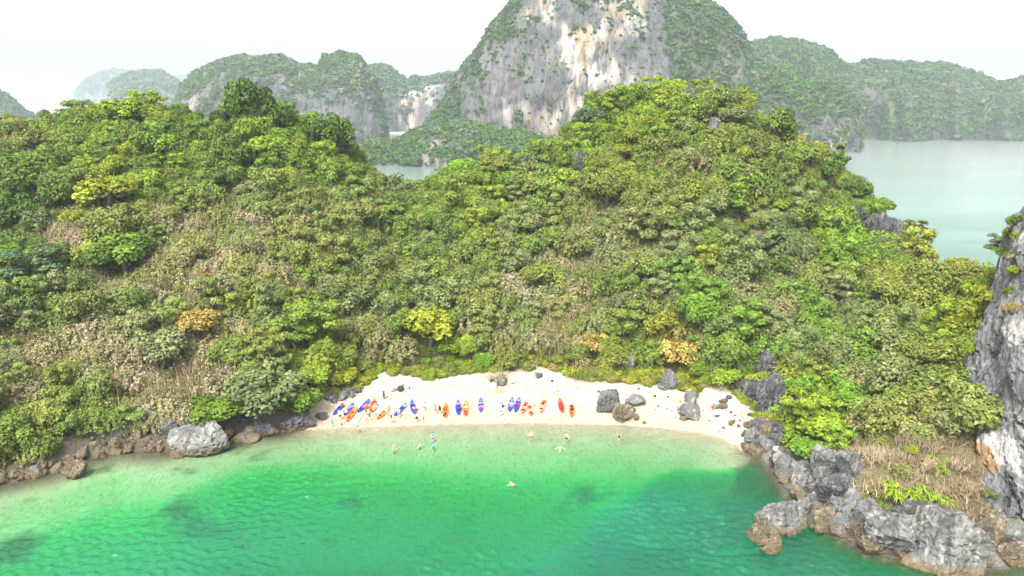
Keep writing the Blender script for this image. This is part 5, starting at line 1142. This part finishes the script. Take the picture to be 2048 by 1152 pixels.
VS = [(685, 812, 'darkred', 'the first blue kayak'), (698, 816, 'pink', 'the second blue kayak'), (704, 814, 'pink', 'the bow of the second blue kayak'), (690, 824, 'red', 'the sand between the first two blue kayaks'), (729, 815, 'pink', 'the blue kayak before the orange heap'), (733, 812, 'pink', 'the bow side of the blue kayak before the orange heap'),
      (743, 814, 'orange', 'the heap on the orange kayak, middle'), (746, 808, 'red', 'the heap on the orange kayak, upper middle'), (748, 802, 'salmon', 'the top end of the heap on the orange kayak'), (741, 820, 'orange', 'the lower end of the heap on the orange kayak'), (750, 815, 'white', 'the outer side of the orange heap'), (752, 809, 'salmon', 'the outer upper side of the orange heap'), (747, 821, 'red', 'the sand at the foot of the orange heap'),
      (810, 812, 'salmon', 'the bow of the slanting blue kayak'), (829, 817, 'salmon', 'the blue kayak with the person in white'), (832, 820, 'red', 'the stern seat of the blue kayak with the person in white'), (892, 812, 'orange', 'the bow of the orange kayak beside the black dress'), (890, 819, 'red', 'the middle of the orange kayak beside the black dress'), (889, 831, 'black', 'the stern of the orange kayak beside the black dress'),
      (916, 809, 'pink', 'the bow of the paired blue kayak'), (920, 818, 'navy', 'the side of the paired blue kayak'), (932, 815, 'white', 'the paired orange kayak'), (931, 828, 'darkred', 'the stern of the paired orange kayak'), (962, 807, 'salmon', 'the bow of the lone blue kayak'), (962, 815, 'pink', 'the middle of the lone blue kayak'), (1023, 808, 'white', 'the first of the two blue kayaks side by side'), (1021, 814, 'pink', 'the stern half of the first of the two blue kayaks'),
      (1035, 809, 'red', 'the second of the two blue kayaks side by side'), (1033, 817, 'navy', 'the stern half of the second of the two blue kayaks'), (1052, 807, 'red', 'the bow of the salmon kayak by the blue ones'), (1046, 821, 'darkred', 'the stern of the salmon kayak by the blue ones'), (1059, 814, 'red', 'the bow of the pale salmon kayak'), (1062, 827, 'darkred', 'the stern of the pale salmon kayak'), (1088, 804, 'red', 'the bow of the lone salmon kayak'), (1120, 807, 'red', 'the bow of the red kayak'), (1122, 814, 'darkred', 'the middle of the red kayak'),
      (1124, 820, 'darkred', 'the stern of the red kayak'), (1143, 813, 'navy', 'the bow of the last orange kayak'), (1144, 819, 'black', 'the middle of the last orange kayak')]
for i, (px, py, c, wh) in enumerate(VS):
    p = ground(px, py, .25 if 'sand' not in wh else 0); z = hgt1(p[0], p[1]) + (.24 if 'sand' not in wh else 0)
    if 'heap' in wh and 'foot' not in wh: z += .12
    obj('life_vest', VM[c], None, (p[0], p[1], z), (random.uniform(-.3, .3), random.uniform(-.2, .2), random.uniform(0, 6.28)), 1.15, label=f'{dict(darkred="dark red").get(c, c)} life vest on {wh}', category='life vest', group='life vests on and around the kayaks')
def paddle(a, b, label, lift=.05, L=None, pts=None):
    M, l = lying(a, b, lift); l = L or l
    t = empty('paddle', M.translation, rpy(M), label=label, category='paddle')
    obj('shaft', simple('shaft', lambda p: p.tube([(0, -l / 2, 0), (0, l / 2, 0)], .025, 6), P_('black', .5)), t)
    for s in (-1, 1): obj('blade', simple('blade', lambda p: p.tube([(0, -.2, 0), (0, -.1, 0), (0, .1, 0), (0, .24, 0)], [.03, .09, .1, .05], 6), P_('orange', .5)), t, (0, s * (l / 2 + .1), 0), (0, 0, 0 if s > 0 else math.pi), (1, 1, .25))
paddle((719, 841), (730, 826), 'double-bladed paddle on the sand between the empty orange kayak and the heap of vests')
paddle((822, 801), (829, 810), 'paddle across the bow of the blue kayak with salmon vests', .34)
paddle((920, 812), (942, 818), 'paddle across the paired blue and orange kayaks', .36)
paddle((1123, 806), (1128, 812), 'paddle on the bow of the red kayak', .36)
M, L = lying((699, 871), (718, 846), .22)
obj('long_pole', simple('long_pole', lambda p: p.tube([(0, -L / 2, 0), (0, L / 2, 0)], [.03, .035], 6), P_('tan', .8)), None, M.translation, rpy(M), label='long wooden pole held over the water edge by the person in teal', category='pole')
M, L = lying((742, 795), (827, 788), .05)
obj('driftwood_pole', simple('driftwood_pole', lambda p: p.tube([(0, -L / 2, 0), (.08, 0, .02), (0, L / 2, 0)], [.05, .06, .04], 6), P_('tan', .9)), None, M.translation, rpy(M), label='long thin pole lying flat on the sand behind the person in dark clothes', category='pole')
M, L = lying((1236, 793), (1247, 787), .05)
obj('driftwood_stick', simple('driftwood_stick', lambda p: p.tube([(0, -L / 2, 0), (.06, 0, .05), (0, L / 2, .02)], [.05, .06, .03], 5), P_('straw', .9)), None, M.translation, rpy(M), label='pale stick leaning behind the big jagged boulder', category='stick')
# bags, basket, heap
def bag_mesh(name, c, s, seed):
    me = rock_mesh(name, seed, 3, 8, .12, 0, P_(c, .8), s); 
    for pl in me.polygons: pl.use_smooth = True
    return me
def bag(px, py, c, s, label, name='bag', cat='bag', seed=0, strap=True):
    p = ground(px, py); t = empty(name, (p[0], p[1], hgt1(p[0], p[1])), (0, 0, seed), label=label, category=cat)
    obj('body', bag_mesh('body', c, s, 500 + seed), t, (0, 0, s[2] * .75))
    if strap: obj('strap', simple('strap', lambda q: q.tube([(-s[0] * .5, 0, s[2] * 1.2), (0, 0, s[2] * 1.75), (s[0] * .5, 0, s[2] * 1.2)], .025, 5), P_('black', .8)), t)
bag(787, 781, 'grey', (.75, .45, .3), 'grey bag, first of the dark luggage on the back of the beach', seed=1)
bag(801, 780, 'black', (.6, .5, .34), 'black bag in the middle of the dark luggage on the back of the beach', seed=2)
bag(812, 777, 'grey', (.62, .4, .28), 'long grey bag at the end of the dark luggage on the back of the beach', seed=3)
bag(806, 775, 'purple', (.4, .3, .3), 'small dark purple bag behind the black bag of the luggage', seed=4)
bag(850, 806, 'grey', (.2, .18, .18), 'small grey bag alone on the sand above the child', seed=5)
bag(671, 798, 'white', (.4, .35, .4), 'white sack beside the person in red among the grey rocks', seed=6)
bag(977, 775, 'white', (.5, .4, .5), 'white sack at the driftwood heap', 'sack', 'sack', 7)
bag(984, 769, 'black', (.4, .35, .5), 'black bag behind the white sack at the driftwood heap', seed=8)
bag(1434, 829, 'white', (.5, .45, .45), 'white sack in front of the bending person at the rocky end of the beach', 'sack', 'sack', 9)
bag(1027, 767, 'green', (.6, .14, .1), 'thin green plastic scrap beside the driftwood heap', 'plastic_scrap', 'litter', 10, False)
bag(1006, 816, 'black', (.28, .3, .26), 'black bag on the white kayak', seed=12)
def crate(px, py, label):
    p = ground(px, py); t = empty('basket', (p[0], p[1], hgt1(p[0], p[1])), (0, 0, .2), label=label, category='basket')
    obj('floor_board', simple('floor_board', lambda q: q.box((0, 0, .03), (.5, .36, .03)), P_('tan', .9)), t)
    for i, (x, y, hx_, hy_) in enumerate([(0, .36, .5, .03), (0, -.36, .5, .03), (.5, 0, .03, .36), (-.5, 0, .03, .36)]):
        for k in range(3): obj('slat', simple('slat', lambda q: q.box((0, 0, 0), (hx_, hy_, .07)), P_('tan', .9)), t, (x, y, .12 + .19 * k))
crate(995, 786, 'tan slatted basket in front of the driftwood heap')
DTODO = []
rd = random.Random(4)
for i in range(9):
    a = rd.uniform(0, 3.14); p = ground(990 + rd.uniform(-16, 14), 775 + rd.uniform(-7, 5)); L = rd.uniform(.8, 1.9)
    o_ = obj('driftwood_branch', simple('driftwood_branch', lambda q: q.tube([(-L / 2, 0, 0), (0, .1, .06), (L / 2, 0, .0)], [.05, .06, .03], 5), P_('grey' if i % 2 else 'tan', .9)), None, (p[0], p[1], hgt1(p[0], p[1]) + .08 + .05 * (i % 3)), (rd.uniform(-.2, .2), rd.uniform(-.3, .3), a), label=f'{"grey" if i % 2 else "brown"} branch in the driftwood heap at the back of the beach', category='driftwood', group=f'{"grey" if i % 2 else "brown"} branches in the driftwood heap')
    DTODO.append((o_, o_['label'], *[float(v) for v in proj(np.array(o_.location))[:2]]))
tell_apart(DTODO)
p = ground(997, 764); o = obj('dry_shrub', DRY[0], None, (p[0], p[1], p[2]), (0, 0, 1), (2.6, 2.2, 2.4), label='dry tuft leaning over the driftwood heap at the back of the beach', category='dry shrub'); o['tint'] = list(PAL['brown'])
p = ground(1551, 905); obj('foam_box', simple('foam_box', lambda q: (q.box((0, 0, .18), (.42, .28, .18)), q.box((0, 0, .38), (.44, .3, .03))), P_('white', .8)), None, (p[0], p[1] - .3, p[2] + .5), (.15, .2, .5), label='white foam box lodged between the dark rocks where the sand ends', category='box')

# drift line: twigs, leaves and weed washed up, too fine to count
q = Parts(); rl = np.random.default_rng(12); k = 0
while k < 1500:
    line = rl.uniform(); px = rl.uniform(640, 1490); py = (np.interp(px, [640, 760, 900, 1100, 1300, 1480], [838, 790, 790, 782, 800, 845]) + rl.normal() * 6) if line < .35 else (np.interp(px, [640, 900, 1200, 1380, 1480], [852, 844, 844, 856, 872]) + rl.normal() * 2.0) if line < .55 else np.interp(px, [640, 760, 900, 1160, 1300, 1480], [825, 760, 766, 772, 780, 824]) + abs(rl.normal()) * 7
    p = at_z(px, py, 1.5); x_, y_ = p[0], p[1]; z_ = float(hfast(x_, y_)); p = at_z(px, py, z_); z_ = float(hfast(p[0], p[1]))
    if z_ < .05 or z_ > 2.6: k += 1; continue
    a = rl.uniform(0, 3.14); L = rl.uniform(.03, .13); w_ = rl.uniform(.01, .045); c_, s_ = math.cos(a), math.sin(a)
    q.box((p[0], p[1], z_ + .015), (L, w_, .012), [[c_, -s_, 0], [s_, c_, 0], [0, 0, 1]], int(rl.integers(0, 2))); k += 1
obj('drift_litter', q.mesh('drift_litter', [plain('litter_brown', (.11, .075, .04), .9, .3), plain('litter_grey', (.16, .13, .095), .9, .3)]), kind='stuff')

# people ---------------------------------------------------------------
J = {'pelvis': (0, 0, .93), 'waist': (0, .0, 1.08), 'chest': (0, .0, 1.30), 'neck': (0, 0, 1.47), 'skull': (0, .02, 1.55), 'crown': (0, .015, 1.665)}
for s, k in ((-1, 'L'), (1, 'R')):
    J.update({k + 'sho': (s * .17, 0, 1.40), k + 'elb': (s * .24, -.02, 1.13), k + 'wri': (s * .26, .04, .89), k + 'han': (s * .262, .06, .80), k + 'hip': (s * .09, 0, .88), k + 'kne': (s * .10, .02, .48), k + 'ank': (s * .105, -.02, .08), k + 'toe': (s * .12, .15, .03)})
E = [('pelvis', 'waist'), ('waist', 'chest'), ('chest', 'neck'), ('neck', 'skull'), ('skull', 'crown')]
for k in 'LR': E += [('chest', k + 'sho'), (k + 'sho', k + 'elb'), (k + 'elb', k + 'wri'), (k + 'wri', k + 'han'), ('pelvis', k + 'hip'), (k + 'hip', k + 'kne'), (k + 'kne', k + 'ank'), (k + 'ank', k + 'toe')]
RAD = {'pelvis': (.145, .105), 'waist': (.125, .095), 'chest': (.15, .11), 'neck': (.055, .055), 'skull': (.075, .088), 'crown': (.07, .085), 'sho': (.062, .06), 'elb': (.044, .042), 'wri': (.03, .027), 'han': (.04, .022), 'hip': (.092, .09), 'kne': (.06, .06), 'ank': (.04, .042), 'toe': (.04, .03)}
def posed(pose):
    q = {k: np.array(v, float) for k, v in J.items()}
    def arm(k, elb, wri): 
        s = -1 if k == 'L' else 1; q[k + 'elb'] = q[k + 'sho'] + np.array([s * elb[0], elb[1], elb[2]]); q[k + 'wri'] = q[k + 'elb'] + np.array([s * wri[0], wri[1], wri[2]]); q[k + 'han'] = q[k + 'wri'] + (q[k + 'wri'] - q[k + 'elb']) * .36
    def bendup(a):
        c, s = math.cos(a), math.sin(a); o = q['pelvis'].copy()
        for k in list(q):
            if k[1:] in ('hip', 'kne', 'ank', 'toe') or k == 'pelvis': continue
            d = q[k] - o; q[k] = o + np.array([d[0], d[1] * c + d[2] * s, d[2] * c - d[1] * s])
    if pose == 'photo':
        for k in 'LR': arm(k, (.10, .16, -.20), (-.14, .10, .24))
    elif pose == 'akimbo':
        for k in 'LR': arm(k, (.20, -.06, -.20), (-.16, .1, -.2))
    elif pose == 'up':
        for k in 'LR': arm(k, (.10, .04, .26), (.02, .03, .25))
    elif pose == 'out':
        for k in 'LR': arm(k, (.24, .05, -.12), (.2, .12, -.05))
    elif pose == 'bend':
        bendup(1.2)
        for k in 'LR':
            arm(k, (.03, .06, -.27), (-.01, .08, -.24)); q[k + 'kne'] += (0, .07, 0)
    elif pose == 'lean':
        bendup(.6)
        for k in 'LR': arm(k, (.05, .12, -.25), (-.02, .16, -.18))
    elif pose == 'walk':
        for k, s in (('L', 1), ('R', -1)):
            q[k + 'kne'] += (0, s * .14, .02); q[k + 'ank'] += (0, s * .24 - .03, .03 if s < 0 else 0); q[k + 'toe'] += (0, s * .24 - .03, .02 if s < 0 else 0); arm(k, (.05, -s * .12, -.26), (.02, -s * .06 + .06, -.23))
    elif pose == 'swim':
        bendup(1.35)
        for k, s in (('L', 1), ('R', -1)):
            q[k + 'kne'] = q[k + 'hip'] + (0, -.38, .02 * s); q[k + 'ank'] = q[k + 'kne'] + (0, -.38, -.06); q[k + 'toe'] = q[k + 'ank'] + (0, -.14, -.05); arm(k, (.22, .12, .0), (.0, .24, -.02))
    elif pose == 'sit':
        for k in 'LR':
            q[k + 'kne'] = q[k + 'hip'] + (.03 if k == 'R' else -.03, .36, .12); q[k + 'ank'] = q[k + 'kne'] + (0, .14, -.38); q[k + 'toe'] = q[k + 'ank'] + (0, .14, -.04); arm(k, (.03, .14, -.24), (-.02, .2, -.12))
        for k in q: q[k] = q[k] - (0, 0, .78)
    return q
def skin_body(pose):
    q = posed(pose); names = list(q); me = bpy.data.meshes.new('body'); me.from_pydata([tuple(q[k]) for k in names], [(names.index(a), names.index(b)) for a, b in E], [])
    o = bpy.data.objects.new('body_base', me); COL.objects.link(o); md = o.modifiers.new('skin', 'SKIN'); md.use_smooth_shade = True
    for i, k in enumerate(names):
        me.skin_vertices[0].data[i].radius = RAD.get(k) or RAD[k[1:]]
    me.skin_vertices[0].data[names.index('pelvis')].use_root = True
    sb = o.modifiers.new('sub', 'SUBSURF'); sb.levels = sb.render_levels = 1
    return o, q
POSES = ('stand', 'photo', 'akimbo', 'up', 'out', 'bend', 'lean', 'walk', 'swim', 'sit')
base = {k: skin_body(k) for k in POSES}
dg = bpy.context.evaluated_depsgraph_get(); BODY = {}
for k, (o, q) in base.items():
    ev = o.evaluated_get(dg); m_ = ev.to_mesh(); V = np.array([v.co[:] for v in m_.vertices]); F4 = [tuple(p_.vertices) for p_ in m_.polygons]; ev.to_mesh_clear(); BODY[k] = (V, F4, q)
for o, q in base.values():
    m_ = o.data; bpy.data.objects.remove(o); bpy.data.meshes.remove(m_)
def bone_of(V, q):
    D = np.stack([np.linalg.norm(V - (q[a] + np.clip(((V - q[a]) @ (q[b] - q[a])) / ((q[b] - q[a]) @ (q[b] - q[a])), 0, 1)[:, None] * (q[b] - q[a])), axis=1) for a, b in E], 1)
    return D.argmin(1)
EI = {e: i for i, e in enumerate(E)}
def faces_mesh(name, V, F, mats, smooth=True):
    me = bpy.data.meshes.new(name); me.from_pydata([tuple(v) for v in V], [], F)
    for m_ in mats: me.materials.append(m_)
    for p_ in me.polygons: p_.use_smooth = smooth
    return me
_body = {}
def body_mesh(pose, skin):
    if (pose, skin) in _body: return _body[(pose, skin)]
    V, F, q = BODY[pose]; p = Parts()
    V2 = V.copy(); F2 = list(F); mi = [0] * len(F)
    def add(Vs, Fs, m_):
        nonlocal V2
        n0 = len(V2); V2 = np.concatenate([V2, Vs]); F2.extend([tuple(i + n0 for i in f) for f in Fs]); mi.extend([m_] * len(Fs))
    for k in 'LR':                                           # five fingers a hand, rooted in the palm
        w_, h_ = q[k + 'wri'], q[k + 'han']; d = (h_ - w_) / np.linalg.norm(h_ - w_); s = -1 if k == 'L' else 1
        a = np.cross(d, (s, 0, 0.01)); a /= np.linalg.norm(a) + 1e-6; c = np.cross(a, d)
        for f, (off, ln) in enumerate(((.030, .072), (.010, .082), (-.010, .076), (-.028, .060))):
            t = Parts(); r0 = h_ + a * off - d * .005; t.tube([r0, r0 + d * ln * .55, r0 + d * ln * .95 - c * .018 * s], [.009, .0085, .006], 5)
            ks = list(t.F); add(np.concatenate(t.V), [tuple(x) for kk in ks for x in np.concatenate(t.F[kk])], 0)
        t = Parts(); r0 = h_ + a * .03 - d * .06; t.tube([r0, r0 + a * .03 + d * .03, r0 + a * .036 + d * .062], [.012, .010, .007], 5); add(np.concatenate(t.V), [tuple(x) for kk in t.F for x in np.concatenate(t.F[kk])], 0)
    up = q['crown'] - q['skull']; up /= np.linalg.norm(up); fw = np.cross(up, (1, 0, 0)) * -1; fw = fw if fw[1] > -.9 and (fw @ (q['Ltoe'] - q['Lank'])) >= -.2 else -fw; rt = np.array([1.0, 0, 0]); c = (q['skull'] + q['crown']) / 2
    t = Parts(); t.tube([c + fw * .075 + up * .012, c + fw * .10 - up * .015, c + fw * .085 - up * .03], [.008, .014, .012], 5)
    for s in (-1, 1): t.box(c + rt * s * .078 - fw * .005, (.01, .02, .03))
    add(np.concatenate(t.V), [tuple(x) for kk in t.F for x in np.concatenate(t.F[kk])], 0)
    t = Parts()
    for s in (-1, 1): t.box(c + rt * s * .03 + fw * .084 + up * .012, (.011, .006, .006))
    add(np.concatenate(t.V), [tuple(x) for kk in t.F for x in np.concatenate(t.F[kk])], 1)
    t = Parts(); t.box(c + fw * .082 - up * .052, (.022, .006, .006)); add(np.concatenate(t.V), [tuple(x) for kk in t.F for x in np.concatenate(t.F[kk])], 2)
    me = faces_mesh('body', V2, F2, [P_(skin, .6), P_('black', .4), P_('darkred', .6)])
    me.polygons.foreach_set('material_index', np.array(mi, np.int32)); _body[(pose, skin)] = me; return me
def garment(name, pose, bones, test, color, off=.018):
    V, F, q = BODY[pose]; b = bone_of(V, q); ok = np.isin(b, [EI[x] for x in bones]) & test(V, b, q)
    Fk = [f for f in F if all(ok[i] for i in f)]
    if not Fk: return None
    me0 = faces_mesh('tmp', V, F, []); nrm = np.array([v.normal[:] for v in me0.vertices]); bpy.data.meshes.remove(me0)
    ids = sorted({i for f in Fk for i in f}); mp = {i: j for j, i in enumerate(ids)}
    return faces_mesh(name, V[ids] + nrm[ids] * off, [tuple(mp[i] for i in f) for f in Fk], [P_(color, .85)])
T_ = lambda V, b, q: np.ones(len(V), bool)
TORSO = [('waist', 'chest'), ('chest', 'neck'), ('chest', 'Lsho'), ('chest', 'Rsho'), ('pelvis', 'waist')]
ARMS = [('Lsho', 'Lelb'), ('Rsho', 'Relb')]; HIPS = [('pelvis', 'Lhip'), ('pelvis', 'Rhip'), ('pelvis', 'waist')]; THIGH = [('Lhip', 'Lkne'), ('Rhip', 'Rkne')]; SHIN = [('Lkne', 'Lank'), ('Rkne', 'Rank')]
def head_test(V, b, q):
    up = q['crown'] - q['skull']; up /= np.linalg.norm(up); fw = np.cross((1, 0, 0), up); fw = fw if fw @ (q['Ltoe'] - q['Lank']) > -.2 else -fw; c = (q['skull'] + q['crown']) / 2
    d = V - c; return (d @ up > .035) | ((d @ fw < -.0) & (d @ up > -.09))
def cut(frac):      # keep the part of the limb above frac of its length
    def f(V, b, q):
        out = np.ones(len(V), bool)
        for e in ARMS + THIGH + SHIN:
            m_ = b == EI[e]; a, c = q[e[0]], q[e[1]]; out[m_] = (((V[m_] - a) @ (c - a)) / ((c - a) @ (c - a))) < frac
        return out
    return f
_gm = {}
def person(px, py, pose, face, label, top=None, bottom='black', skin='skin', hair='hair', h=1.72, water=False, dress=False, suit=False, hat=None, z=None, longs=False, sunk=None):
    if water:
        p = at_z(px, py, 0.0); zz = hgt1(p[0], p[1]) if sunk is None else -sunk
    else:
        p = ground(px, py); zz = hgt1(p[0], p[1])
    k = h / 1.72
    t = empty('person', (p[0], p[1], (zz if z is None else zz + z)), (0, 0, math.radians(face)), (k, k, k), label=label, category='person', group='people bathing in the shallows' if water else 'people on the beach')
    obj('body', body_mesh(pose, skin), t)
    def g_(name, bones, test, c, key, off=.018):
        kk = (name, pose, c, key)
        if kk not in _gm: _gm[kk] = garment(name, pose, bones, test, c, off)
        if _gm[kk]: obj(name, _gm[kk], t)
    g_('hair', [('skull', 'crown'), ('neck', 'skull')], head_test, hair, 0, .016)
    if hat: g_('hat', [('skull', 'crown')], lambda V, b, q: ((V - q['skull']) @ (q['crown'] - q['skull'])) > .009, hat, 0, .035)
    if top: g_('shirt', TORSO + ARMS, cut(.55), top, 0, .02)
    if suit: g_('swimsuit', TORSO + HIPS, T_, suit, 0, .012)
    if dress: g_('dress', TORSO + HIPS + THIGH, cut(.8), dress, 0, .03)
    elif bottom: g_('trousers' if longs else 'shorts', HIPS + THIGH + (SHIN if longs else []), cut(.9 if longs else .6), bottom, int(longs), .024)
person(768, 799, 'photo', 170, 'person all in dark clothes holding both hands to the face, behind the kayaks', 'navy', 'navy', longs=True)
person(680, 800, 'sit', 150, 'person in a red shirt sitting among grey rocks by the bush', 'red', 'white')
person(665, 855, 'stand', 20, 'person in a teal top standing by the water at the end of the kayak row', 'teal', 'teal', h=1.6)
person(684, 856, 'walk', 200, 'child in dark shorts walking by the water below the first kayaks', None, 'navy', h=1.25)
person(681, 841, 'lean', 30, 'person in a white shirt leaning over the first blue kayak', 'white', 'navy')
person(690, 838, 'bend', -20, 'person in navy shorts bending between the first two blue kayaks', 'white', 'navy', 'skin2')
person(717, 866, 'lean', 140, 'person in a teal shirt and white shorts at the water edge with the long pole', 'teal', 'white')
person(740, 844, 'stand', 170, 'woman in a dark swimsuit standing below the heap of orange vests', None, None, suit='black', h=1.65)
person(748, 832, 'walk', 100, 'person in white shirt and black shorts beside the heap of orange vests', 'white', 'black')
person(734, 847, 'stand', 60, 'small child in a pink suit below the heap of orange vests', None, None, suit='pink', h=1.0)
person(733, 831, 'lean', -60, 'dark-haired person leaning towards the heap of orange vests', 'darkred', 'black', 'skin2')
person(751, 812, 'lean', 100, 'person in a salmon shirt behind the heap of orange vests', 'salmon', 'navy')
person(774, 835, 'bend', 20, 'person in a white shirt bending over the slanting orange kayak', 'white', None, suit='salmon')
person(783, 847, 'akimbo', 180, 'dark-haired woman in a black swimsuit beside the stern of the slanting blue kayak', None, None, suit='black', h=1.62)
person(798, 836, 'bend', 10, 'person in a white shirt bending over the slanting blue kayak', 'white', 'salmon')
person(834, 846, 'bend', 15, 'person in a white shirt and black shorts pushing the blue kayak with salmon vests', 'white', 'black')
person(847, 847, 'stand', 175, 'child in a dark suit standing by the water in the middle of the row', None, None, suit='navy', h=1.2)
person(851, 822, 'bend', 90, 'person in black crouching low on the sand above the child', 'black', 'black', h=1.1, longs=True)
person(871, 828, 'akimbo', 180, 'person in a grey top with hands on hips beside the black dress', 'grey', 'black')
person(880, 828, 'photo', 175, 'person in a black dress with raised arms beside the orange kayak', None, None, dress='black')
person(1005, 815, 'bend', 70, 'person in dark clothes bending over the bow of the white kayak', 'purple', 'black', h=1.4)
person(1067, 814, 'stand', 180, 'person in pale blue clothes behind the pale salmon kayak', 'pale', 'pale')
person(1116, 792, 'walk', 10, 'woman in a pale bikini walking up the beach above the red kayak', None, 'salmon', 'skin3')
person(1424, 824, 'lean', -90, 'person in a grey-purple shirt bending beside the white sack at the rocky end', 'purple', 'darkred')
person(788, 903, 'stand', 10, 'dark-haired bather seen from behind, furthest along the shore from the boulders', None, 'tan', 'skin2', water=True)
person(840, 893, 'out', 60, 'bather sunk to the shoulders close to the two in teal', None, 'navy', water=True, sunk=1.25)
person(866, 882, 'akimbo', 190, 'bather in a teal shirt standing behind the crouching one in turquoise', 'teal', 'black', water=True)
person(868, 893, 'bend', 180, 'bather in a turquoise shirt crouching with the back to the sky', 'cyan', 'cyan', water=True, sunk=.75)
person(1062, 880, 'akimbo', 180, 'bare-chested bather in red shorts with hands on hips', None, 'darkred', 'skin', 'fair', water=True)
person(1133, 883, 'stand', 150, 'bare-chested bather in black shorts behind the splashing one', None, 'black', 'skin', water=True)
person(1120, 900, 'out', 180, 'pale bather splashing with arms spread', None, 'white', 'skin3', water=True, sunk=.95)
person(1238, 882, 'up', 185, 'bather in a black suit with both arms up, alone below the big boulder', None, None, 'skin', suit='black', h=1.45, water=True)
person(1030, 970, 'swim', 70, 'swimmer alone in the deep green water', None, 'red', 'skin', water=True, sunk=.98)
